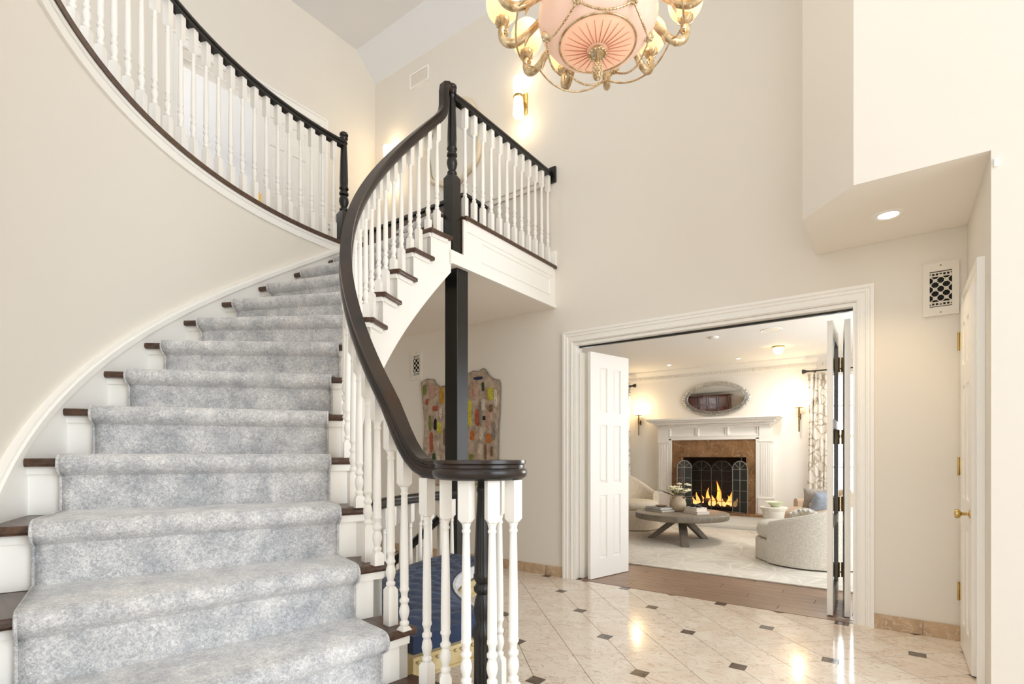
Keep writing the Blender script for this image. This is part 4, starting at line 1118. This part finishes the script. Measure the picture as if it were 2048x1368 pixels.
arch_panel((-.178, 4.42), (.135, 4.42), .258, .9); arch_panel((.137, 4.42), (.458, 4.42), .258, .9)
arch_panel((.46, 4.42), (.70, 4.33), .258, .93)
obj('finial', B().tube([(.60, 4.37, 1.06), (.60, 4.37, 1.18)], .006, 6), IRON, fs_)
for i, (x, y, rz, l) in enumerate(((.1, 4.75, .1, .5), (.15, 4.85, -.15, .55), (.12, 4.8, .5, .4))):
    d = (cos(rz) * l / 2, sin(rz) * l / 2); z = .30 + (.085 if i == 2 else 0)
    tag(obj('log', B().tube([(x - d[0], y - d[1], z), (x, y, z + .006), (x + d[0], y + d[1], z)], [.05, .047, .045], 10), BARK), ('front charred log on the firebox floor', 'rear charred log on the firebox floor', 'top log lying across the other two')[i], 'log', 'burning logs')
fb = B()
rnd = random.Random(4)
for x, h, y in ((-.17, .22, 4.74), (-.09, .16, 4.80), (.0, .30, 4.76), (.09, .2, 4.7), (.15, .42, 4.8), (.21, .26, 4.72), (.3, .18, 4.78), (.35, .3, 4.76), (.43, .15, 4.74), (-.24, .13, 4.78), (.05, .14, 4.7), (.26, .13, 4.7)):
    w = .028 + .04 * h; ph_ = rnd.uniform(0, 6)
    pr = [(.25, 0), (.85, .1), (1, .22), (.85, .4), (.55, .6), (.3, .78), (.12, .92), (.01, 1)]
    fb.tube([(x + .035 * sin(ph_ + 4 * t) * t, y + .01 * t, .31 + h * t) for _, t in pr], [w * r for r, _ in pr], 10)
fo = tag(obj('flames', fb, FLAME), 'orange flames of the log fire behind the fire screen', 'fire'); fo['kind'] = 'stuff'
fll = bpy.data.lights.new('fire_glow', 'POINT'); fll.energy = 6; fll.color = (1, .45, .15); fll.shadow_soft_size = .12
o = bpy.data.objects.new('fire_glow', fll); COL.objects.link(o); o.location = (.12, 4.72, .6)

# oval mirror over the mantel (leans a touch)
om = thing('oval_mirror', 'oval etched-glass mirror hanging over the mantelpiece', 'mirror', (.165, 4.57, 2.07))
mx_, mz_, ma, mb = .165, 2.075, .45, .225
def om_pt(r, q, y): return (mx_ + ma * r * cos(q), y - .018 - .05 * mb * r * sin(q), mz_ + mb * r * sin(q))
mv = [(mx_, 4.552 - .018, mz_)]; mf = []
for ri in range(1, 7):
    for k in range(48): mv.append(om_pt(ri / 6 * .98, 2 * pi * k / 48, 4.552 + .012 * (ri / 6) ** 2))
mf += [(0, 1 + (k + 1) % 48, 1 + k) for k in range(48)]
for ri in range(5):
    for k in range(48): mf.append((1 + ri * 48 + k, 1 + ri * 48 + (k + 1) % 48, 49 + ri * 48 + (k + 1) % 48, 49 + ri * 48 + k))
obj('glass', B().add(mv, [f for f in mf], True), MIRROR, om)
obj('frame', B().sweep([om_pt(1.06, 2 * pi * k / 64, 4.572) for k in range(64)], [(0, -1, 0)] * 64, [(-.02, -.035), (.008, -.035), (.014, -.02), (.012, .0), (.016, .028), (.006, .034), (-.02, .034)], closed=True), SILVER, om)
b = B()
for c0 in (pi * .0, pi):
    for i in range(-7, 8):
        q = c0 + i * .085; p = om_pt(1.12 + .03 * (i % 2), q, 4.565); b.sphere(p, .017 - .0008 * abs(i), 8, 6, sy=.6)
obj('edge_leaves', b, SILVER, om)

# living sconces
def liv_sconce(x, label):
    t = thing('candle_sconce', label, 'sconce', (x, YF, 1.85))
    obj('backplate', B().box(x - .012, x + .012, YF - .012, YF - .001, 1.69, 1.77), ABRASS, t)
    obj('arm', B().tube([(x, YF - .012, 1.73), (x, YF - .08, 1.73)], .006, 6), ABRASS, t)
    obj('rod', B().tube([(x, YF - .09, 1.50), (x, YF - .09, 1.86)], [.009, .013], 8).sphere((x, YF - .09, 1.73), .016, 8, 6), ABRASS, t)
    obj('dish', B().lathe([(.0, 0), (.058, .004), (.058, .014), (0, .016)], 20, (x, YF - .09, 1.85)), ABRASS, t)
    obj('shade', B().lathe([(.045, .012), (.062, .04), (.07, .1), (.066, .15), (.045, .185), (0, .19)], 20, (x, YF - .09, 1.85)), BULB, t)
    l = bpy.data.lights.new('candle_glow', 'POINT'); l.energy = 5; l.color = (1, .78, .48); l.shadow_soft_size = .06
    o = bpy.data.objects.new('candle_glow', l); COL.objects.link(o); o.location = (x, YF - .2, 1.98)
liv_sconce(-1.13, 'lit brass candle sconce left of the mantelpiece')
liv_sconce(1.375, 'lit brass candle sconce right of the mantelpiece')

# curtains and rods
def curtain(x0, x1, label, n):
    def fn(u, v):
        x = x0 + (x1 - x0) * u; z = 2.34 - 2.32 * v
        return (x + .012 * sin(v * 5 + u * 9), 4.47 + .035 * sin(u * n * 2 * pi) * (.75 + .25 * v) + .008 * sin(u * 31 + v * 3), z)
    c = obj('curtain', B().grid(fn, n * 10, 10), CURT)
    md = c.modifiers.new('thickness', 'SOLIDIFY'); md.thickness = .004
    tag(c, label, 'curtain', None)
curtain(1.49, 1.80, 'ivory curtain with brown brush marks right of the mantelpiece', 5)
curtain(-1.70, -1.27, 'ivory curtain with brown brush marks left of the mantelpiece, half behind the folded door', 5)
for x0, x1, lab, s in ((1.45, 3.2, 'brushed nickel curtain rod above the right living room window', 0), (-2.85, -1.2, 'brushed nickel curtain rod above the left living room window', 1)):
    t = thing('curtain_rod', lab, 'curtain rod', ((x0 + x1) / 2, 4.47, 2.38))
    obj('rod', B().tube([(x0 + .05, 4.47, 2.38), (x1 - .05, 4.47, 2.38)], .011, 8), IRON, t)
    xe = x0 if not s else x1; d = 1 if not s else -1
    obj('finial', B().tube([(xe + .06 * d, 4.47, 2.38), (xe + .03 * d, 4.47, 2.38), (xe, 4.47, 2.38), (xe - .03 * d, 4.47, 2.38)], [.012, .016, .03, .034], 12), IRON, t)
    obj('bracket', B().box(xe + .12 * d - .01, xe + .12 * d + .01, 4.47, YF - .001, 2.37, 2.39), IRON, t)

# ceiling items
tag(obj('smoke_detector', B().lathe([(.0, -.028), (.04, -.028), (.055, -.02), (.06, 0)], 20, (.72, 2.4, ZL - .0005)), WHITE), 'small white smoke detector on the living room ceiling', 'detector')
t = thing('ceiling_speaker', 'round flush speaker in the living room ceiling', 'speaker', (1.36, 2.42, ZL))
obj('rim', B().lathe([(.1, -.002), (.112, -.006), (.118, 0)], 28, (1.36, 2.42, ZL - .0005)), WHITE, t)
obj('grille', B().lathe([(0, -.003), (.1, -.003)], 28, (1.36, 2.42, ZL - .0005), cap=False), GRILLE, t)
t = thing('ceiling_light', 'small lit glass globe light with brass rim on the living room ceiling', 'light', (1.26, 3.5, ZL))
obj('rim', B().lathe([(.06, 0), (.075, -.004), (.075, -.016), (.06, -.02)], 24, (1.26, 3.5, ZL)), BRASS, t)
obj('globe', B().lathe([(.06, -.02), (.062, -.05), (.05, -.08), (.025, -.1), (0, -.105)], 24, (1.26, 3.5, ZL), cap=False), BULB, t)
for x, y, lab in ((.62, 4.1, 'tiny recessed downlight on the living room ceiling above the oval mirror'), (-.42, 4.05, 'tiny recessed downlight on the living room ceiling left of the mirror')):
    t = thing('downlight', lab, 'light', (x, y, ZL))
    obj('trim_ring', B().lathe([(.028, 0), (.032, -.005), (.045, -.003), (.047, 0)], 20, (x, y, ZL - .0005)), WHITE, t)
    obj('lens', B().lathe([(0, -.001), (.028, -.002)], 16, (x, y, ZL - .0005), cap=False), LAMPW, t)
ll = bpy.data.lights.new('living_fill', 'AREA'); ll.energy = 16; ll.color = (1, .96, .9); ll.shape = 'DISK'; ll.size = .3
o = bpy.data.objects.new('ceiling_light_glow', ll); COL.objects.link(o); o.location = (1.26, 3.5, ZL - .12)

# ================================================================== LIVING ROOM FURNITURE
tag(obj('area_rug', B().box(-2.3, 3.0, .93, 4.24, 0.0005, .014), RUG, bevel=.004), 'large ivory rug with faint petal strokes on the living room floor', 'rug')
ZR = .014
TX, TY = .19, 2.79
ct = thing('coffee_table', 'round grey wooden coffee table on three slanted legs', 'table', (TX, TY, ZR))
obj('tabletop', B().lathe([(0, .30), (.56, .30), (.595, .306), (.605, .32), (.605, .375), (.6, .383), (.585, .387), (0, .387)], 56, (TX, TY, 0)), GREYW, ct, bevel=0)
for fx_, fy_ in ((.42, 2.24), (-.20, 2.70), (.42, 3.05)):
    dx, dy = fx_ - TX, fy_ - TY; tx, ty = TX + dx * .12, TY + dy * .12
    dl = sqrt(dx * dx + dy * dy); ux, uy = dx / dl, dy / dl; b = B()
    vs = []
    for (px, py, z, w, d) in ((fx_, fy_, ZR, .052, .05), (tx, ty, .302, .052, .06)):
        for s, q in ((-1, -1), (1, -1), (1, 1), (-1, 1)): vs.append((px - uy * w * s + ux * d * q, py + ux * w * s + uy * d * q, z))
    b.add(vs, [(3, 2, 1, 0), (4, 5, 6, 7)] + [(k, (k + 1) % 4, 4 + (k + 1) % 4, 4 + k) for k in range(4)])
    obj('leg', b, GREYW, ct, bevel=.012)
ZT = .387
vx, vy = .13, 2.83
t = thing('clay_vase', 'round pale clay vase with two small handles on the coffee table', 'vase', (vx, vy, ZT))
obj('body', B().lathe([(.0, 0), (.06, 0), (.085, .02), (.108, .07), (.11, .11), (.095, .155), (.062, .185), (.052, .2), (.058, .215), (.05, .213), (.045, .2)], 28, (vx, vy, ZT), cap=False), CLAY, t)
for s in (-1, 1):
    obj('handle', B().tube([(vx + s * (.055 + .045 * sin(pi * q / 8)) * .807, vy + s * (.055 + .045 * sin(pi * q / 8)) * .59, ZT + .21 - .075 * q / 8) for q in range(9)], .009, 8), CLAY, t)
t = thing('flower_bouquet', 'loose bouquet of cream flowers with twigs in the clay vase', 'flowers', (vx, vy, ZT + .2))
rnd = random.Random(12)
for i in range(22):
    a = rnd.uniform(0, 2 * pi); r = rnd.uniform(.02, .15); z = ZT + .26 + rnd.uniform(0, .15) - r * .3
    c = (vx + r * cos(a), vy + r * sin(a), z); b = B()
    for k in range(5):
        q = k * 2 * pi / 5 + a; b.sphere((c[0] + .02 * cos(q), c[1] + .02 * sin(q), c[2]), .019, 8, 5, sz=.55)
    b.sphere((c[0], c[1], c[2] + .008), .012, 7, 5)
    obj('flower', b, PETAL, t)
sb = B()
for i in range(12):
    a = i * 2 * pi / 12; sb.tube([(vx + .02 * cos(a), vy + .02 * sin(a), ZT + .12), (vx + .05 * cos(a), vy + .05 * sin(a), ZT + .25), (vx + .11 * cos(a), vy + .11 * sin(a), ZT + .31)], .003, 5)
obj('stems', sb, LEAF, t)
for (dx, dy, h) in ((-.23, -.1, .29), (.06, .04, .44), (.2, .12, .21), (-.18, -.06, .26)):
    obj('twig', B().tube([(vx, vy, ZT + .18), (vx + dx * .5, vy + dy * .5, ZT + .18 + (h - .18) * .6), (vx + dx, vy + dy, ZT + h)], [.005, .007, .004], 6), TWIG, t)
for i in range(8):
    a = i * 2.4; c = (vx + .1 * cos(a), vy + .1 * sin(a), ZT + .27)
    obj('leaf', B().add([c, (c[0] + .05 * cos(a + .3), c[1] + .05 * sin(a + .3), c[2] + .015), (c[0] + .1 * cos(a), c[1] + .1 * sin(a), c[2] - .01), (c[0] + .05 * cos(a - .3), c[1] + .05 * sin(a - .3), c[2] + .015)], [(0, 1, 2, 3)]), LEAF, t)
def book(c, w, d, h, rz, m, label):
    t = thing('book', label, 'book', c, rz, 'books on the coffee table')
    obj('cover', B().box(-w / 2, w / 2, -d / 2, d / 2, 0, .004).box(-w / 2, w / 2, -d / 2, d / 2, h - .004, h).box(-w / 2, -w / 2 + .004, -d / 2, d / 2, 0, h), m, t, local=True)
    obj('pages', B().box(-w / 2 + .004, w / 2 - .006, -d / 2 + .005, d / 2 - .005, .004, h - .004), PAPER, t, local=True)
book((-.08, 2.72, ZT), .32, .24, .028, R_(-26), BK[1], 'taupe book at the bottom of the pile left of the vase')
book((-.09, 2.73, ZT + .028), .30, .23, .03, R_(-28), BK[0], 'grey blue book on top of the pile left of the vase')
book((.42, 2.72, ZT), .26, .2, .036, R_(-34), BK[3], 'pinkish book at the bottom of the pile right of the vase')
book((.41, 2.725, ZT + .036), .22, .17, .045, R_(-34), BK[2], 'white book on top of the pile right of the vase')
t = tag(obj('shallow_tray', B().lathe([(0, 0), (.05, 0), (.075, .014), (.078, .02), (.07, .016), (0, .008)], 24, (-.07, 2.74, ZT + .0585)), WOVEN), 'small round woven dish on the grey blue book', 'dish')
kn = [(.41 + .055 * sin(q) * (1 + .3 * cos(3 * q)), 2.725 + .045 * cos(q), ZT + .081 + .022 + .012 * sin(2 * q + 1)) for q in [2 * pi * i / 40 for i in range(40)]]
kn2 = [(.40 + .06 * cos(q), 2.72 + .03 * sin(2 * q), ZT + .081 + .02 + .014 * cos(3 * q)) for q in [2 * pi * i / 40 for i in range(40)]]
tag(obj('knot_ornament', B().tube(kn, .010, 8, closed=True).tube(kn2, .010, 8, closed=True), IRON), 'dark metal knot ornament on the white book', 'ornament')

# swivel armchair behind the folded door (left)
def barrel(root, rad_, a0, a1, z0, top, th, m, name, n=40):
    """curved shell about local origin; a in degrees; opening towards +x. top(a) gives the height"""
    b = B(); vs = []; K = 7
    for i in range(n + 1):
        a = a0 + (a1 - a0) * i / n; zt_ = top(a); c, s = cos(R_(a)), sin(R_(a))
        prof_ = [(rad_ - th, z0), (rad_ - th, zt_ - th * .5), (rad_ - th * .8, zt_ - th * .1), (rad_ - th * .5, zt_), (rad_ - th * .2, zt_ - th * .1), (rad_, zt_ - th * .5), (rad_ * 1.0, z0)]
        vs += [(r * c, r * s, z) for r, z in prof_]
    fs = [(i * K + k, (i + 1) * K + k, (i + 1) * K + k + 1, i * K + k + 1) for i in range(n) for k in range(K - 1)]
    b.add(vs, fs, True); b.add(vs[:K], [tuple(range(K))]); b.add(vs[-K:], [tuple(range(K))[::-1]])
    return obj(name, b, m, root, local=True)
def cushion(root, rx, ry, z0, z1, m, name='seat_cushion', cx=0, cy=0):
    pr = [(0, z0), (.9, z0), (.98, z0 + (z1 - z0) * .2), (1, z0 + (z1 - z0) * .5), (.97, z0 + (z1 - z0) * .85), (.88, z1), (.5, z1 + .012), (0, z1 + .015)]
    b = B().lathe([(r, z) for r, z in pr], 36, cap=False); b.v = [(cx + x * rx, cy + y * ry, z) for x, y, z in b.v]
    return obj(name, b, m, root, local=True)
t = thing('swivel_armchair', 'cream upholstered armchair with curved low arms behind the folded left door', 'armchair', (-.80, 3.45, ZR), R_(-40))
barrel(t, .42, 75, 285, .05, lambda a: .58 + .26 * max(0, cos(R_(a - 180))) ** 1.5, .09, LINEN, 'backrest')
obj('base', B().lathe([(.36, .0), (.41, .02), (.42, .30), (.40, .31)], 36), LINEN, t, local=True)
cushion(t, .4, .37, .31, .44, LINEN, cx=.04)
# boucle barrel chair seen from behind (right)
t = thing('barrel_armchair', 'ivory boucle barrel armchair seen from behind, nearest the folded right door', 'armchair', (1.80, 2.12, ZR), R_(163))
barrel(t, .52, 62, 298, .015, lambda a: .40 + .24 * (max(0, cos(R_(a - 180)) * .5 + .5)) ** 1.2, .1, BOUCLE, 'backrest', 60)
bs = B().lathe([(.44, .0), (.475, .012), (.48, .22), (.46, .235)], 40); bs.v = [(x * 1.02 + .07, y * .93, z) for x, y, z in bs.v]
obj('base', bs, BOUCLE, t, local=True)
cushion(t, .47, .43, .235, .41, BOUCLE, cx=.08)
# tan armchair further back, with cushions
t = thing('tan_armchair', 'tan upholstered armchair behind the boucle chair by the right curtain', 'armchair', (1.66, 3.62, ZR), R_(200))
barrel(t, .44, 70, 290, .05, lambda a: .54 + .16 * max(0, cos(R_(a - 180))), .1, TAN, 'backrest')
obj('base', B().lathe([(.36, .0), (.42, .02), (.43, .30), (.40, .31)], 36), TAN, t, local=True)
cushion(t, .4, .36, .31, .43, TAN, cx=.06)
def pillow(loc, s, rz, tilt, m, label):
    b = B()
    def fn(sg):
        def f(u, v):
            x, y = (u - .5) * 2, (v - .5) * 2
            e = (1 - x * x) * (1 - y * y); pin = 1 - .10 * (x * x * (1 - y * y) + y * y * (1 - x * x)) 
            return (x * s * pin * .5, sg * .075 * max(0, e) ** .45, y * s * pin * .5)
        return f
    b.grid(fn(1), 14, 14).grid(fn(-1), 14, 14, flip=True)
    ct_, st_ = cos(tilt), sin(tilt)
    b.v = [(x, y * ct_ - z * st_, y * st_ + z * ct_) for x, y, z in b.v]
    o = obj('pillow', b, m, None, local=True); o.location = loc; o.rotation_euler = (0, 0, rz)
    return tag(o, label, 'pillow', None)
pillow((1.72, 3.34, .60), .31, R_(15), R_(28), GREYF, 'taupe square pillow leaning on the tan armchair, the taller one')
pillow((1.80, 3.20, .58), .28, R_(40), R_(32), GREYB, 'blue grey square pillow in front of the taupe one')
# side table and bowl
t = thing('side_table', 'white plaster drum side table with flared top beside the boucle chair', 'table', (1.35, 2.62, ZR))
obj('top', B().lathe([(0, .47), (.125, .47), (.15, .505), (.155, .518), (.146, .522), (0, .52)], 32), PLASTER, t, local=True)
obj('pedestal', B().lathe([(.13, 0), (.125, .02), (.1, .12), (.105, .34), (.118, .43), (.126, .472)], 32), PLASTER, t, local=True)
tag(obj('glazed_bowl', B().lathe([(0, 0), (.04, 0), (.05, .01), (.085, .045), (.11, .06), (.1, .056), (.045, .018), (0, .014)], 28, (1.37, 2.63, .5355), cap=False), CELADON), 'pale green glazed bowl on the white side table', 'bowl')
# wool throw
def thr(u, v):
    x = 1.52 + .3 * u; y = 2.62 + .2 * v; rnd2 = sin(u * 47 + v * 31) * sin(u * 83 - v * 57)
    return (x, y, .47 + .06 * sin(u * 3) + .018 * rnd2 - .1 * v * v)
tb = B().grid(thr, 30, 20)
tw = obj('wool_throw', tb, FUR)
tag(tw, 'white shaggy wool throw over the arm of the boucle chair', 'throw')
md = tw.modifiers.new('thickness', 'SOLIDIFY'); md.thickness = .03

# mahogany cabinet against the near living-room wall (seen in the oval mirror)
t = thing('mahogany_cabinet', 'tall red mahogany cabinet with panelled doors, seen in the oval mirror', 'cabinet', (-1.15, .45, 0))
obj('body', B().box(-2.34, -.35, .14, .66, .0, 2.28), MAHOG, t)
obj('cornice', B().box(-2.39, -.3, .125, .72, 2.28, 2.33).box(-2.42, -.27, .125, .75, 2.33, 2.4), MAHOG, t, bevel=.01)
for i in range(5):
    x0 = -2.32 + i * .39
    d = obj('door', B().box(x0, x0 + .38, .66, .69, .9, 2.24), MAHOG, t)
    for z0, z1 in ((.95, 1.55), (1.62, 2.2)):
        m_ = B()
        rframe(m_, lambda x, d, z: (x, .69 + d, z), x0 + .02, x0 + .36, z0, z1, [(0, 0), (.04, 0), (.046, .015), (0, .015), (0, 0)][::-1])
        obj('panel', m_, BROWNC, d)
